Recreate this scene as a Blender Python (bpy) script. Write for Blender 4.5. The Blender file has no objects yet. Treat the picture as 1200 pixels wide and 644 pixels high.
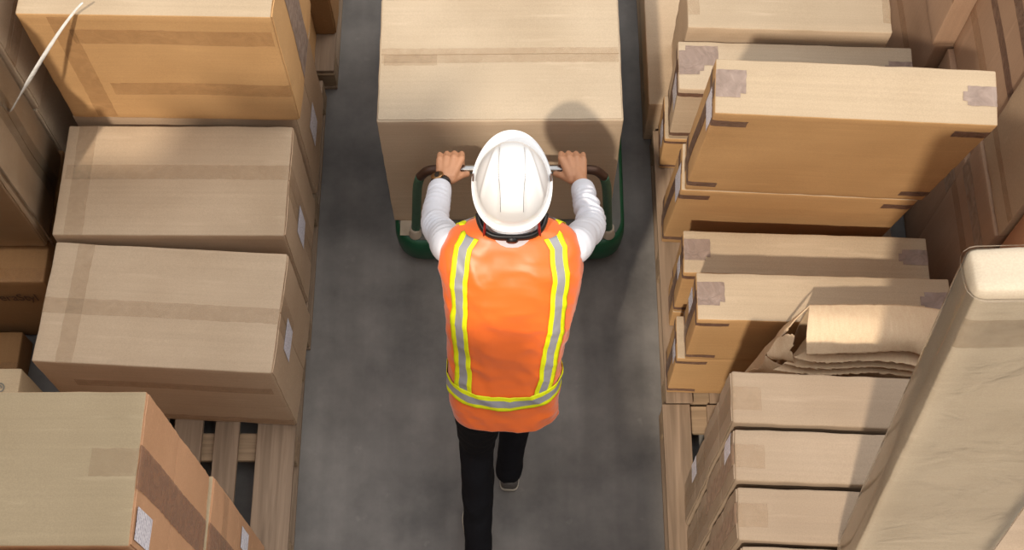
import bpy, bmesh, math, random
from mathutils import Vector, Matrix, noise

random.seed(7)
C = bpy.context.scene.collection
PI = math.pi

# ------------------------------------------------------------------ camera
CAMZ = 5.2
F = 1600.0
PHI = math.radians(24.2)
cd = bpy.data.cameras.new('camera')
cam = bpy.data.objects.new('camera', cd)
C.objects.link(cam)
cam.location = (0, 0, CAMZ)
cam.rotation_euler = (PHI, 0, 0)
cd.sensor_width = 36
cd.lens = 36 * F / 1200
cd.clip_start = 0.05
bpy.context.scene.camera = cam
SP, CP = math.sin(PHI), math.cos(PHI)


def U(px, py, h):
    """world point at height h seen at a pixel of the photograph"""
    a, b = (px - 600) / F, (322 - py) / F
    d = Vector((a, SP + b * CP, -CP + b * SP))
    t = (CAMZ - h) / -d.z
    return Vector((0, 0, CAMZ)) + d * t


# ------------------------------------------------------------------ materials
def lin(c):
    r = []
    for v in c:
        v = v / 255
        r.append(v / 12.92 if v <= 0.04045 else ((v + 0.055) / 1.055) ** 2.4)
    return (r[0], r[1], r[2], 1)


MATS = {}


def new_mat(name):
    m = bpy.data.materials.new(name)
    m.use_nodes = True
    nt = m.node_tree
    return m, nt, nt.nodes['Principled BSDF']


def plain(name, col, rough=0.6, metal=0.0, var=0.06, scale=25, bump=0.0, spec=0.5, coat=0.0):
    if name in MATS:
        return MATS[name]
    m, nt, b = new_mat(name)
    c = lin(col)
    tc = nt.nodes.new('ShaderNodeTexCoord')
    nz = nt.nodes.new('ShaderNodeTexNoise')
    nz.inputs['Scale'].default_value = scale
    nz.inputs['Detail'].default_value = 5
    nt.links.new(tc.outputs['Object'], nz.inputs['Vector'])
    mx = nt.nodes.new('ShaderNodeMix')
    mx.data_type = 'RGBA'
    mx.inputs['A'].default_value = (c[0] * (1 - var), c[1] * (1 - var), c[2] * (1 - var), 1)
    mx.inputs['B'].default_value = (min(1, c[0] * (1 + var)), min(1, c[1] * (1 + var)), min(1, c[2] * (1 + var)), 1)
    nt.links.new(nz.outputs['Fac'], mx.inputs['Factor'])
    nt.links.new(mx.outputs['Result'], b.inputs['Base Color'])
    b.inputs['Roughness'].default_value = rough
    b.inputs['Metallic'].default_value = metal
    b.inputs['Specular IOR Level'].default_value = spec
    b.inputs['Coat Weight'].default_value = coat
    if bump:
        bp = nt.nodes.new('ShaderNodeBump')
        bp.inputs['Strength'].default_value = bump
        bp.inputs['Distance'].default_value = 0.01
        nt.links.new(nz.outputs['Fac'], bp.inputs['Height'])
        nt.links.new(bp.outputs['Normal'], b.inputs['Normal'])
    MATS[name] = m
    return m


def cardboard(name, col, axis='X', dust=0.10, seed=0.0):
    """kraft board: blotches, fibre streaks across the fluting, faint flute bump"""
    if name in MATS:
        return MATS[name]
    m, nt, b = new_mat(name)
    c = lin(col)
    N, L = nt.nodes.new, nt.links.new
    tc = N('ShaderNodeTexCoord')
    oi = N('ShaderNodeObjectInfo')
    ad = N('ShaderNodeVectorMath')
    ad.operation = 'ADD'
    sc = N('ShaderNodeMath')
    sc.operation = 'MULTIPLY'
    sc.inputs[1].default_value = 37.0
    L(oi.outputs['Random'], sc.inputs[0])
    L(tc.outputs['Object'], ad.inputs[0])
    L(sc.outputs[0], ad.inputs[1])
    big = N('ShaderNodeTexNoise')
    big.inputs['Scale'].default_value = 2.2
    big.inputs['Detail'].default_value = 4
    L(ad.outputs[0], big.inputs['Vector'])
    mp = N('ShaderNodeMapping')
    s = {'X': (1.2, 90, 90), 'Y': (90, 1.2, 90), 'Z': (90, 90, 1.2)}[axis]
    mp.inputs['Scale'].default_value = s
    L(ad.outputs[0], mp.inputs['Vector'])
    st = N('ShaderNodeTexNoise')
    st.inputs['Scale'].default_value = 1.0
    st.inputs['Detail'].default_value = 3
    L(mp.outputs[0], st.inputs['Vector'])
    fine = N('ShaderNodeTexNoise')
    fine.inputs['Scale'].default_value = 260
    fine.inputs['Detail'].default_value = 2
    L(ad.outputs[0], fine.inputs['Vector'])
    r1 = N('ShaderNodeValToRGB')
    r1.color_ramp.elements[0].position = 0.3
    r1.color_ramp.elements[1].position = 0.72
    r1.color_ramp.elements[0].color = (c[0] * 0.88, c[1] * 0.86, c[2] * 0.84, 1)
    r1.color_ramp.elements[1].color = (c[0] * 1.07, c[1] * 1.08, c[2] * 1.10, 1)
    L(big.outputs['Fac'], r1.inputs['Fac'])
    m1 = N('ShaderNodeMix')
    m1.data_type = 'RGBA'
    m1.blend_type = 'OVERLAY'
    m1.inputs['Factor'].default_value = dust
    L(r1.outputs['Color'], m1.inputs['A'])
    L(st.outputs['Fac'], m1.inputs['B'])
    m2 = N('ShaderNodeMix')
    m2.data_type = 'RGBA'
    m2.blend_type = 'OVERLAY'
    m2.inputs['Factor'].default_value = 0.16
    L(m1.outputs['Result'], m2.inputs['A'])
    L(fine.outputs['Fac'], m2.inputs['B'])
    # scuffs: rare pale scratches along the board
    sm = N('ShaderNodeMapping')
    sm.inputs['Scale'].default_value = (3, 26, 26) if axis == 'X' else ((26, 3, 26) if axis == 'Y' else (26, 26, 3))
    L(ad.outputs[0], sm.inputs['Vector'])
    sn = N('ShaderNodeTexNoise')
    sn.inputs['Scale'].default_value = 1
    sn.inputs['Detail'].default_value = 6
    L(sm.outputs[0], sn.inputs['Vector'])
    sr = N('ShaderNodeValToRGB')
    sr.color_ramp.elements[0].position = 0.63
    sr.color_ramp.elements[1].position = 0.72
    sr.color_ramp.elements[1].color = (0.3, 0.3, 0.3, 1)
    L(sn.outputs['Fac'], sr.inputs['Fac'])
    m3 = N('ShaderNodeMix')
    m3.data_type = 'RGBA'
    m3.inputs['B'].default_value = (min(1, c[0] * 1.3), min(1, c[1] * 1.32), min(1, c[2] * 1.38), 1)
    L(sr.outputs['Color'], m3.inputs['Factor'])
    L(m2.outputs['Result'], m3.inputs['A'])
    L(m3.outputs['Result'], b.inputs['Base Color'])
    b.inputs['Roughness'].default_value = 0.78
    b.inputs['Specular IOR Level'].default_value = 0.28
    bp = N('ShaderNodeBump')
    bp.inputs['Strength'].default_value = 0.12
    bp.inputs['Distance'].default_value = 0.003
    L(st.outputs['Fac'], bp.inputs['Height'])
    L(bp.outputs['Normal'], b.inputs['Normal'])
    MATS[name] = m
    return m


def tape_mat(name, col, alpha, rough=0.25):
    """translucent packing tape / film with fine wrinkles"""
    if name in MATS:
        return MATS[name]
    m, nt, b = new_mat(name)
    N, L = nt.nodes.new, nt.links.new
    b.inputs['Base Color'].default_value = lin(col)
    b.inputs['Roughness'].default_value = rough
    tc = N('ShaderNodeTexCoord')
    nz = N('ShaderNodeTexNoise')
    nz.inputs['Scale'].default_value = 18
    nz.inputs['Detail'].default_value = 6
    nz.inputs['Distortion'].default_value = 1.5
    L(tc.outputs['Object'], nz.inputs['Vector'])
    bp = N('ShaderNodeBump')
    bp.inputs['Strength'].default_value = 0.5
    bp.inputs['Distance'].default_value = 0.012
    L(nz.outputs['Fac'], bp.inputs['Height'])
    L(bp.outputs['Normal'], b.inputs['Normal'])
    mr = N('ShaderNodeMapRange')
    mr.inputs['From Min'].default_value = 0.3
    mr.inputs['From Max'].default_value = 0.7
    mr.inputs['To Min'].default_value = alpha * 0.7
    mr.inputs['To Max'].default_value = min(1, alpha * 1.3)
    L(nz.outputs['Fac'], mr.inputs['Value'])
    L(mr.outputs['Result'], b.inputs['Alpha'])
    MATS[name] = m
    return m


def film_mat():
    if 'stretch_film' in MATS:
        return MATS['stretch_film']
    m, nt, b = new_mat('stretch_film')
    N, L = nt.nodes.new, nt.links.new
    out = nt.nodes['Material Output']
    nt.nodes.remove(b)
    tr = N('ShaderNodeBsdfTransparent')
    gl = N('ShaderNodeBsdfGlossy')
    gl.inputs['Roughness'].default_value = 0.12
    tc = N('ShaderNodeTexCoord')
    nz = N('ShaderNodeTexNoise')
    nz.inputs['Scale'].default_value = 7
    nz.inputs['Detail'].default_value = 6
    nz.inputs['Distortion'].default_value = 2.0
    L(tc.outputs['Object'], nz.inputs['Vector'])
    bp = N('ShaderNodeBump')
    bp.inputs['Strength'].default_value = 0.09
    bp.inputs['Distance'].default_value = 0.01
    L(nz.outputs['Fac'], bp.inputs['Height'])
    L(bp.outputs['Normal'], gl.inputs['Normal'])
    fr = N('ShaderNodeFresnel')
    fr.inputs['IOR'].default_value = 1.35
    L(bp.outputs['Normal'], fr.inputs['Normal'])
    mx = N('ShaderNodeMixShader')
    ml = N('ShaderNodeMath')
    ml.operation = 'MULTIPLY_ADD'
    ml.inputs[1].default_value = 0.8
    ml.inputs[2].default_value = 0.02
    L(fr.outputs[0], ml.inputs[0])
    L(ml.outputs[0], mx.inputs[0])
    L(tr.outputs[0], mx.inputs[1])
    L(gl.outputs[0], mx.inputs[2])
    L(mx.outputs[0], out.inputs['Surface'])
    MATS['stretch_film'] = m
    return m


def label_mat():
    """white sticker with rows of small illegible grey print"""
    if 'label' in MATS:
        return MATS['label']
    m, nt, b = new_mat('sticker_paper')
    N, L = nt.nodes.new, nt.links.new
    tc = N('ShaderNodeTexCoord')
    w = N('ShaderNodeTexWave')
    w.bands_direction = 'Z'
    w.inputs['Scale'].default_value = 26
    w.inputs['Distortion'].default_value = 0.4
    nz = N('ShaderNodeTexNoise')
    nz.inputs['Scale'].default_value = 130
    L(tc.outputs['Object'], w.inputs['Vector'])
    L(tc.outputs['Object'], nz.inputs['Vector'])
    mu = N('ShaderNodeMath')
    mu.operation = 'MULTIPLY'
    L(w.outputs['Fac'], mu.inputs[0])
    L(nz.outputs['Fac'], mu.inputs[1])
    r = N('ShaderNodeValToRGB')
    r.color_ramp.elements[0].position = 0.36
    r.color_ramp.elements[1].position = 0.50
    r.color_ramp.elements[0].color = lin((238, 236, 244))
    r.color_ramp.elements[1].color = lin((150, 145, 165))
    L(mu.outputs[0], r.inputs['Fac'])
    L(r.outputs['Color'], b.inputs['Base Color'])
    b.inputs['Roughness'].default_value = 0.45
    MATS['label'] = m
    return m


def floor_mat():
    m, nt, b = new_mat('polished_concrete')
    N, L = nt.nodes.new, nt.links.new
    tc = N('ShaderNodeTexCoord')
    n1 = N('ShaderNodeTexNoise')
    n1.inputs['Scale'].default_value = 1.6
    n1.inputs['Detail'].default_value = 8
    n1.inputs['Roughness'].default_value = 0.62
    L(tc.outputs['Object'], n1.inputs['Vector'])
    mp = N('ShaderNodeMapping')
    mp.inputs['Scale'].default_value = (9, 0.8, 1)
    L(tc.outputs['Object'], mp.inputs['Vector'])
    n2 = N('ShaderNodeTexNoise')
    n2.inputs['Scale'].default_value = 1.0
    n2.inputs['Detail'].default_value = 4
    L(mp.outputs[0], n2.inputs['Vector'])
    r = N('ShaderNodeValToRGB')
    r.color_ramp.elements[0].position = 0.33
    r.color_ramp.elements[1].position = 0.70
    r.color_ramp.elements[0].color = lin((84, 81, 78))
    r.color_ramp.elements[1].color = lin((140, 135, 129))
    L(n1.outputs['Fac'], r.inputs['Fac'])
    mx = N('ShaderNodeMix')
    mx.data_type = 'RGBA'
    mx.blend_type = 'OVERLAY'
    mx.inputs['Factor'].default_value = 0.35
    L(r.outputs['Color'], mx.inputs['A'])
    L(n2.outputs['Fac'], mx.inputs['B'])
    n3 = N('ShaderNodeTexNoise')
    n3.inputs['Scale'].default_value = 11
    n3.inputs['Detail'].default_value = 3
    L(tc.outputs['Object'], n3.inputs['Vector'])
    r3 = N('ShaderNodeValToRGB')
    r3.color_ramp.elements[0].position = 0.68
    r3.color_ramp.elements[1].position = 0.80
    r3.color_ramp.elements[1].color = (0.35, 0.35, 0.35, 1)
    L(n3.outputs['Fac'], r3.inputs['Fac'])
    m3 = N('ShaderNodeMix')
    m3.data_type = 'RGBA'
    m3.inputs['B'].default_value = lin((165, 160, 152))
    L(r3.outputs['Color'], m3.inputs['Factor'])
    L(mx.outputs['Result'], m3.inputs['A'])
    L(m3.outputs['Result'], b.inputs['Base Color'])
    b.inputs['Roughness'].default_value = 0.5
    b.inputs['Specular IOR Level'].default_value = 0.35
    return m


def wood_mat(name, col, axis='Y'):
    if name in MATS:
        return MATS[name]
    m, nt, b = new_mat(name)
    N, L = nt.nodes.new, nt.links.new
    c = lin(col)
    tc = N('ShaderNodeTexCoord')
    oi = N('ShaderNodeObjectInfo')
    mu = N('ShaderNodeMath')
    mu.operation = 'MULTIPLY'
    mu.inputs[1].default_value = 20
    L(oi.outputs['Random'], mu.inputs[0])
    ad = N('ShaderNodeVectorMath')
    L(tc.outputs['Object'], ad.inputs[0])
    L(mu.outputs[0], ad.inputs[1])
    mp = N('ShaderNodeMapping')
    mp.inputs['Scale'].default_value = (40, 2, 40) if axis == 'Y' else (2, 40, 40)
    L(ad.outputs[0], mp.inputs['Vector'])
    nz = N('ShaderNodeTexNoise')
    nz.inputs['Scale'].default_value = 1
    nz.inputs['Detail'].default_value = 5
    nz.inputs['Distortion'].default_value = 0.6
    L(mp.outputs[0], nz.inputs['Vector'])
    r = N('ShaderNodeValToRGB')
    r.color_ramp.elements[0].position = 0.3
    r.color_ramp.elements[1].position = 0.7
    r.color_ramp.elements[0].color = (c[0] * 0.62, c[1] * 0.6, c[2] * 0.57, 1)
    r.color_ramp.elements[1].color = (c[0] * 1.1, c[1] * 1.1, c[2] * 1.1, 1)
    L(nz.outputs['Fac'], r.inputs['Fac'])
    L(r.outputs['Color'], b.inputs['Base Color'])
    b.inputs['Roughness'].default_value = 0.75
    bp = N('ShaderNodeBump')
    bp.inputs['Strength'].default_value = 0.3
    bp.inputs['Distance'].default_value = 0.004
    L(nz.outputs['Fac'], bp.inputs['Height'])
    L(bp.outputs['Normal'], b.inputs['Normal'])
    MATS[name] = m
    return m


# board tints per carton
K_TAN = cardboard('kraft_tan', (187, 161, 133), 'X')
K_PALE = cardboard('kraft_pale', (196, 175, 149), 'X')
K_GREY = cardboard('kraft_greyed', (184, 163, 132), 'X')
K_GOLD = cardboard('kraft_golden', (196, 156, 108), 'X', 0.08)
K_ROSE = cardboard('kraft_rosy', (174, 142, 116), 'Z')
K_DARK = cardboard('kraft_brown', (150, 112, 72), 'Y')
K_EDGE = plain('board_core', (150, 118, 84), 0.9, var=0.25, scale=120)
K_DUSTY_SHADE = cardboard('kraft_dusty_shade', (160, 141, 120), 'X', 0.08)  # dusty board, darkened further to stand in for blocked sun
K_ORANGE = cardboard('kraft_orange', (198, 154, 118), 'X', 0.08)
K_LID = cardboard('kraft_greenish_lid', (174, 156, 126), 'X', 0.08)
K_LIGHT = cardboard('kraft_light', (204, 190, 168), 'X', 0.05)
# upper panels take a greyer tint than the sides of the same carton
TOP_BOARD = {K_ORANGE.name: K_LID, K_GOLD.name: cardboard('kraft_golden_top', (181, 162, 136), 'X', 0.10), K_PALE.name: cardboard('kraft_pale_top', (183, 166, 142), 'X', 0.08),
            K_TAN.name: cardboard('kraft_tan_top', (182, 161, 135), 'X', 0.08)}
T_BROWN = tape_mat('brown_tape', (128, 98, 82), 0.75, 0.3)
T_CLEAR = tape_mat('clear_tape', (180, 150, 116), 0.11, 0.25)
T_KRAFT = tape_mat('kraft_tape', (168, 124, 82), 0.11, 0.4)
T_GREY = tape_mat('greyish_tape', (158, 138, 126), 0.75, 0.35)
T_SOFT = tape_mat('soft_grey_tape', (168, 132, 110), 0.40, 0.3)
T_PALE = tape_mat('pale_tape', (190, 162, 138), 0.6, 0.35)
FILM = film_mat()
LABEL = label_mat()
WOOD = wood_mat('pallet_wood', (150, 128, 106), 'Y')
WOODX = wood_mat('pallet_wood_cross', (160, 136, 108), 'X')
INK = plain('brown_print', (92, 62, 40), 0.8, var=0.2)


# ------------------------------------------------------------------ object helpers
def obj(name, bm, mat, parent=None, smooth=False, normals=True):
    me = bpy.data.meshes.new(name)
    if normals:
        bmesh.ops.recalc_face_normals(bm, faces=bm.faces)
    bm.to_mesh(me)
    bm.free()
    return obj_me(name, me, mat, parent, smooth)


def obj_me(name, me, mat, parent=None, smooth=False):
    o = bpy.data.objects.new(name, me)
    C.objects.link(o)
    for m in (mat if isinstance(mat, (list, tuple)) else [mat]):
        me.materials.append(m)
    if smooth:
        for p in me.polygons:
            p.use_smooth = True
    if parent:
        o.parent = parent
    return o


def thing(name, label, cat, loc=(0, 0, 0), rot=(0, 0, 0), group=None):
    o = bpy.data.objects.new(name, None)
    o.empty_display_size = 0.1
    C.objects.link(o)
    o.location = loc
    o.rotation_euler = rot
    o['label'] = label
    o['category'] = cat
    if group:
        o['group'] = group
    return o


def add_box(bm, x0, x1, y0, y1, z0, z1, bev=0.0):
    r = bmesh.ops.create_cube(bm, size=1)
    vs = r['verts']
    for v in vs:
        v.co = Vector(((x0 + x1) / 2 + v.co.x * (x1 - x0), (y0 + y1) / 2 + v.co.y * (y1 - y0), (z0 + z1) / 2 + v.co.z * (z1 - z0)))
    if bev:
        es = {e for v in vs for e in v.link_edges}
        bmesh.ops.bevel(bm, geom=list(es), offset=bev, segments=2, affect='EDGES', profile=0.5)


def cr(pts, n):
    """Catmull-Rom through tuples -> n samples"""
    m = len(pts)
    out = []
    for i in range(n):
        t = i / (n - 1) * (m - 1)
        k = min(int(t), m - 2)
        f = t - k
        p0, p1, p2, p3 = pts[max(k - 1, 0)], pts[k], pts[k + 1], pts[min(k + 2, m - 1)]
        out.append(tuple(0.5 * (2 * b + (c - a) * f + (2 * a - 5 * b + 4 * c - d) * f * f + (3 * b - a - 3 * c + d) * f ** 3)
                         for a, b, c, d in zip(p0, p1, p2, p3)))
    return out


def tube(bm, pts, seg=16, n=None, cap=True, up=Vector((0, 0, 1)), smooth=True):
    """pts: (x,y,z,ra[,rb]) ; ra sideways, rb along up"""
    P = [p if len(p) == 5 else (p[0], p[1], p[2], p[3], p[3]) for p in pts]
    S = cr(P, n) if n else P
    rings = []
    prev = None
    for i, s in enumerate(S):
        a = Vector(S[max(i - 1, 0)][:3])
        b = Vector(S[min(i + 1, len(S) - 1)][:3])
        t = (b - a)
        t = t.normalized() if t.length > 1e-9 else Vector((0, 0, 1))
        if prev is None:
            u = up - t * up.dot(t)
            if u.length < 1e-3:
                u = Vector((1, 0, 0)) - t * t.x
        else:
            u = prev - t * prev.dot(t)
        u.normalize()
        prev = u
        w = t.cross(u)
        c = Vector(s[:3])
        rings.append([bm.verts.new(c + w * (math.cos(2 * PI * k / seg) * s[3]) + u * (math.sin(2 * PI * k / seg) * s[4])) for k in range(seg)])
    for A, B in zip(rings, rings[1:]):
        for k in range(seg):
            bm.faces.new((A[k], A[(k + 1) % seg], B[(k + 1) % seg], B[k]))
    if cap:
        bm.faces.new(rings[0][::-1])
        bm.faces.new(rings[-1])
    return rings


def capsule(bm, a, b, ra, rb, seg=14):
    """round-ended tapered limb"""
    a, b = Vector(a), Vector(b)
    d = (b - a).normalized()
    pts = []
    for k in range(5):
        th = PI / 2 * (1 - k / 4.0)
        pts.append((*(a - d * ra * math.sin(th)), max(1e-4, ra * math.cos(th))))
    for k in range(5):
        th = PI / 2 * (k / 4.0)
        pts.append((*(b + d * rb * math.sin(th)), max(1e-4, rb * math.cos(th))))
    up = Vector((0, 0, 1)) if abs(d.z) < 0.9 else Vector((0, 1, 0))
    tube(bm, pts, seg, up=up)


def ellipsoid(bm, c, r, rot=None, seg=20):
    m = Matrix.Translation(Vector(c)) @ (rot.to_4x4() if rot else Matrix()) @ Matrix.Diagonal((*r, 1))
    bmesh.ops.create_uvsphere(bm, u_segments=seg, v_segments=seg // 2 + 2, radius=1, matrix=m)


def remeshed(bm, voxel, smooth_it=2, smooth_f=0.5):
    me = bpy.data.meshes.new('tmp')
    bmesh.ops.recalc_face_normals(bm, faces=bm.faces)
    bm.to_mesh(me)
    bm.free()
    o = bpy.data.objects.new('tmp', me)
    C.objects.link(o)
    r = o.modifiers.new('r', 'REMESH')
    r.mode = 'VOXEL'
    r.voxel_size = voxel
    if smooth_it:
        s = o.modifiers.new('s', 'SMOOTH')
        s.iterations = smooth_it
        s.factor = smooth_f
    dg = bpy.context.evaluated_depsgraph_get()
    out = bpy.data.meshes.new_from_object(o.evaluated_get(dg))
    bpy.data.objects.remove(o)
    bpy.data.meshes.remove(me)
    return out


def displace(me, fn):
    ns = [v.normal.copy() for v in me.vertices]
    for v, n in zip(me.vertices, ns):
        v.co = v.co + n * fn(v.co, n)
    me.update()


def nz3(p, s, seed=0.0):
    return noise.noise(Vector((p[0] * s + seed, p[1] * s + seed * 1.7, p[2] * s - seed)))


# ------------------------------------------------------------------ cartons
FACES = {'top': (0, 1, 2, 1), 'front': (0, 2, 1, -1), 'back': (0, 2, 1, 1), 'left': (1, 2, 0, -1), 'right': (1, 2, 0, 1), 'bottom': (0, 1, 2, -1)}


class Carton:
    """rounded, slightly dented kraft box; its base centre is the origin"""

    def __init__(self, w, d, h, seed, r=0.006, amp=0.003, wear=0.0022):
        self.s = (w, d, h)
        self.seed = seed
        self.r = r
        self.amp = amp
        self.wear = wear
        self.lo = (-w / 2, -d / 2, 0.0)
        self.hi = (w / 2, d / 2, h)

    def pt(self, face, a, b, off=0.0):
        ua, va, na, sg = FACES[face]
        p = [0, 0, 0]
        p[ua], p[va] = a, b
        p[na] = self.hi[na] if sg > 0 else self.lo[na]
        p = Vector(p)
        r = self.r
        q = Vector([min(max(p[i], self.lo[i] + r), self.hi[i] - r) for i in range(3)])
        n = p - q
        n = n.normalized() if n.length > 1e-9 else Vector([sg if i == na else 0 for i in range(3)])
        # soft dents fade toward the edges
        e = 1.0
        for i in (ua, va):
            L = self.hi[i] - self.lo[i]
            t = (p[i] - self.lo[i]) / L
            e *= min(1, max(0, 4 * t * (1 - t)) + 0.12)
        dz = self.amp * e * 1.6 * nz3(p, 3.3, self.seed) + self.wear * (1.1 - min(1, e)) * nz3(p, 15, self.seed + 3)
        if p.z < 0.001:
            dz = min(dz, 0)
        return q + n * (r + off + dz)

    def lines(self, i):
        lo, hi, r = self.lo[i], self.hi[i], self.r
        n = max(4, int((hi - lo) / 0.028))
        L = [lo, lo + r * 0.3, lo + r]
        L += [lo + r + (hi - lo - 2 * r) * k / n for k in range(1, n)]
        return L + [hi - r, hi - r * 0.3, hi]

    def body(self):
        bm = bmesh.new()
        for f in FACES:
            ua, va, na, sg = FACES[f]
            A, B = self.lines(ua), self.lines(va)
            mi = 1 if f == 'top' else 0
            g = [[bm.verts.new(self.pt(f, a, b)) for b in B] for a in A]
            for i in range(len(A) - 1):
                for j in range(len(B) - 1):
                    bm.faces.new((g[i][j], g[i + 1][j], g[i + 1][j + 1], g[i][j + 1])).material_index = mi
        bmesh.ops.remove_doubles(bm, verts=bm.verts, dist=0.0004)
        return bm

    def patch(self, face, u0, u1, v0, v1, off, th, jag=0.0, nu=None, nv=None, lift=None):
        """thin slab lying on a face; u,v are fractions of that face"""
        ua, va, na, sg = FACES[face]
        su, sv = self.hi[ua] - self.lo[ua], self.hi[va] - self.lo[va]
        nu = nu or max(2, int((u1 - u0) * su / 0.014))
        nv = nv or max(2, int((v1 - v0) * sv / 0.014))
        bm = bmesh.new()
        top, bot = [], []
        for i in range(nu + 1):
            rt, rb = [], []
            for j in range(nv + 1):
                fu, fv = i / nu, j / nv
                a = self.lo[ua] + (u0 + (u1 - u0) * fu) * su
                b = self.lo[va] + (v0 + (v1 - v0) * fv) * sv
                if jag:
                    if i in (0, nu):
                        a += jag * nz3((a, b, fu), 60, self.seed)
                    if j in (0, nv):
                        b += jag * nz3((a, b, fv), 60, self.seed + 5)
                l = lift(fu, fv) if lift else 0
                rt.append(bm.verts.new(self.pt(face, a, b, off + th + l)))
                rb.append(bm.verts.new(self.pt(face, a, b, off + l)))
            top.append(rt)
            bot.append(rb)
        for i in range(nu):
            for j in range(nv):
                bm.faces.new((top[i][j], top[i + 1][j], top[i + 1][j + 1], top[i][j + 1]))
                bm.faces.new((bot[i][j], bot[i][j + 1], bot[i + 1][j + 1], bot[i + 1][j]))
        for i in range(nu):
            bm.faces.new((top[i][0], bot[i][0], bot[i + 1][0], top[i + 1][0]))
            bm.faces.new((top[i][nv], top[i + 1][nv], bot[i + 1][nv], bot[i][nv]))
        for j in range(nv):
            bm.faces.new((top[0][j], top[0][j + 1], bot[0][j + 1], bot[0][j]))
            bm.faces.new((top[nu][j], bot[nu][j], bot[nu][j + 1], top[nu][j + 1]))
        return bm


SEED = [1.0]


def carton(label, x0, x1, y0, y1, z0, z1, mat, decals=(), rz=0.0, tilt=0.0, group=None, name='cardboard_box', amp=0.003, r=0.006, wear=0.0022, cat='box'):
    """decals: (kind, face, u0,u1,v0,v1 [,material]) or ('flaps', face, 'u'|'v')"""
    SEED[0] += 4.37
    k = Carton(x1 - x0, y1 - y0, z1 - z0, SEED[0], r, amp, wear)
    t = thing(name, label, cat, ((x0 + x1) / 2, (y0 + y1) / 2, z0), (tilt, 0, rz), group)
    obj('carton_body', k.body(), [mat, TOP_BOARD.get(mat.name, mat)], t, True)
    t['_k'] = 0
    del t['_k']
    flapped = set()
    for dc in decals:
        kind, face = dc[0], dc[1]
        if kind == 'flaps':
            flapped.add(face)
            e = 0.006
            g = 0.0022
            ua, va, na, sg = FACES[face]
            su, sv = k.s[ua], k.s[va]
            eu, ev = e / su, e / sv
            lift = (lambda fu, fv: 0.004 * fv * (1 - fv) * 2) if dc[2] == 'u' else (lambda fu, fv: 0.004 * fu * (1 - fu) * 2)
            if dc[2] == 'u':      # seam runs along u
                m = dc[3] if len(dc) > 3 else 0.5
                rr = [(eu, 1 - eu, ev, m - g / sv), (eu, 1 - eu, m + g / sv, 1 - ev)]
            else:
                m = dc[3] if len(dc) > 3 else 0.5
                rr = [(eu, m - g / su, ev, 1 - ev), (m + g / su, 1 - eu, ev, 1 - ev)]
            for q in rr:
                obj('flap', k.patch(face, *q, 0.0003, 0.0034, jag=0.0015, lift=lift), TOP_BOARD.get(mat.name, mat) if face == 'top' else mat, t)
        elif kind == 'tape':
            off = 0.0065 if face in flapped else 0.0014
            obj('packing_tape', k.patch(face, *dc[2:6], off, 0.0005, jag=0.0025), dc[6] if len(dc) > 6 else T_CLEAR, t)
        elif kind == 'label':
            off = 0.0075 if face in flapped else 0.002
            o = obj('shipping_label', k.patch(face, *dc[2:6], off, 0.0004), LABEL, t)
            o['label'] = 'white printed paper sticker'
        elif kind == 'film':
            pass
    return t, k


def corner_tapes(front=True, top=True, lo=True, m=T_BROWN, w=0.11, side=True):
    """brown tape pieces at the ends of a long flat box"""
    d = []
    if top:
        d += [('tape', 'top', 0.002, w, 0.38, 0.80, T_GREY), ('tape', 'top', 0.002, w * 0.82, 0.30, 0.42, T_GREY),
              ('tape', 'top', 1 - w * 0.95, 0.998, 0.34, 0.70, T_GREY), ('tape', 'top', 1 - w * 1.1, 0.999, 0.42, 0.60, T_GREY)]
    if front:
        d += [('tape', 'front', 0.0, 0.13, 0.86, 0.925, m), ('tape', 'front', 0.87, 1.0, 0.86, 0.925, m)]
        if lo:
            d += [('tape', 'front', 0.0, 0.12, 0.07, 0.13, m), ('tape', 'front', 0.88, 1.0, 0.07, 0.13, m)]
    if side:
        d += [('tape', 'left', 0.36, 0.64, 0.01, 0.995, m), ('tape', 'left', 0.0, 1.0, 0.86, 0.925, m),
              ('tape', 'left', 0.0, 1.0, 0.07, 0.13, m)]
    return d


# ------------------------------------------------------------------ setting
bm = bmesh.new()
bmesh.ops.create_grid(bm, x_segments=30, y_segments=30, size=9)
for v in bm.verts:
    v.co.z = 0.0
fl = obj('floor', bm, floor_mat())
fl['kind'] = 'structure'


def pallet(label, x0, x1, y0, y1, n=6, group='wooden pallets under the box stacks', gaps=None, cross=None):
    t = thing('wooden_pallet', label, 'pallet', ((x0 + x1) / 2, (y0 + y1) / 2, 0), group=group)
    w, d = x1 - x0, y1 - y0
    xs = gaps
    if not xs:
        bw = 0.105
        xs = [(-w / 2 + i * (w - bw) / (n - 1), -w / 2 + i * (w - bw) / (n - 1) + bw) for i in range(n)]
    for a, b in xs:
        bm = bmesh.new()
        j = random.uniform(-0.006, 0.006)
        add_box(bm, a, b, -d / 2 + j, d / 2 + j, 0.124, 0.146, 0.003)
        # two nail heads at each cross board
        obj('deck_board', bm, WOOD, t)
    for yy in (cross or (-d / 2, -0.055, d / 2 - 0.11)):
        bm = bmesh.new()
        add_box(bm, -w / 2, w / 2, yy, yy + 0.11, 0.1, 0.1235, 0.003)
        obj('cross_board', bm, WOODX, t)
        for xx in (-w / 2, -0.06, w / 2 - 0.12):
            bm = bmesh.new()
            add_box(bm, xx, xx + 0.12, yy + 0.005, yy + 0.105, 0.021, 0.0995, 0.004)
            obj('block', bm, WOODX, t)
    for xx in (-w / 2, -0.06, w / 2 - 0.12):
        bm = bmesh.new()
        add_box(bm, xx, xx + 0.12, -d / 2, d / 2, 0.0, 0.0205, 0.003)
        obj('skid_board', bm, WOOD, t)
    return t


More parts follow.
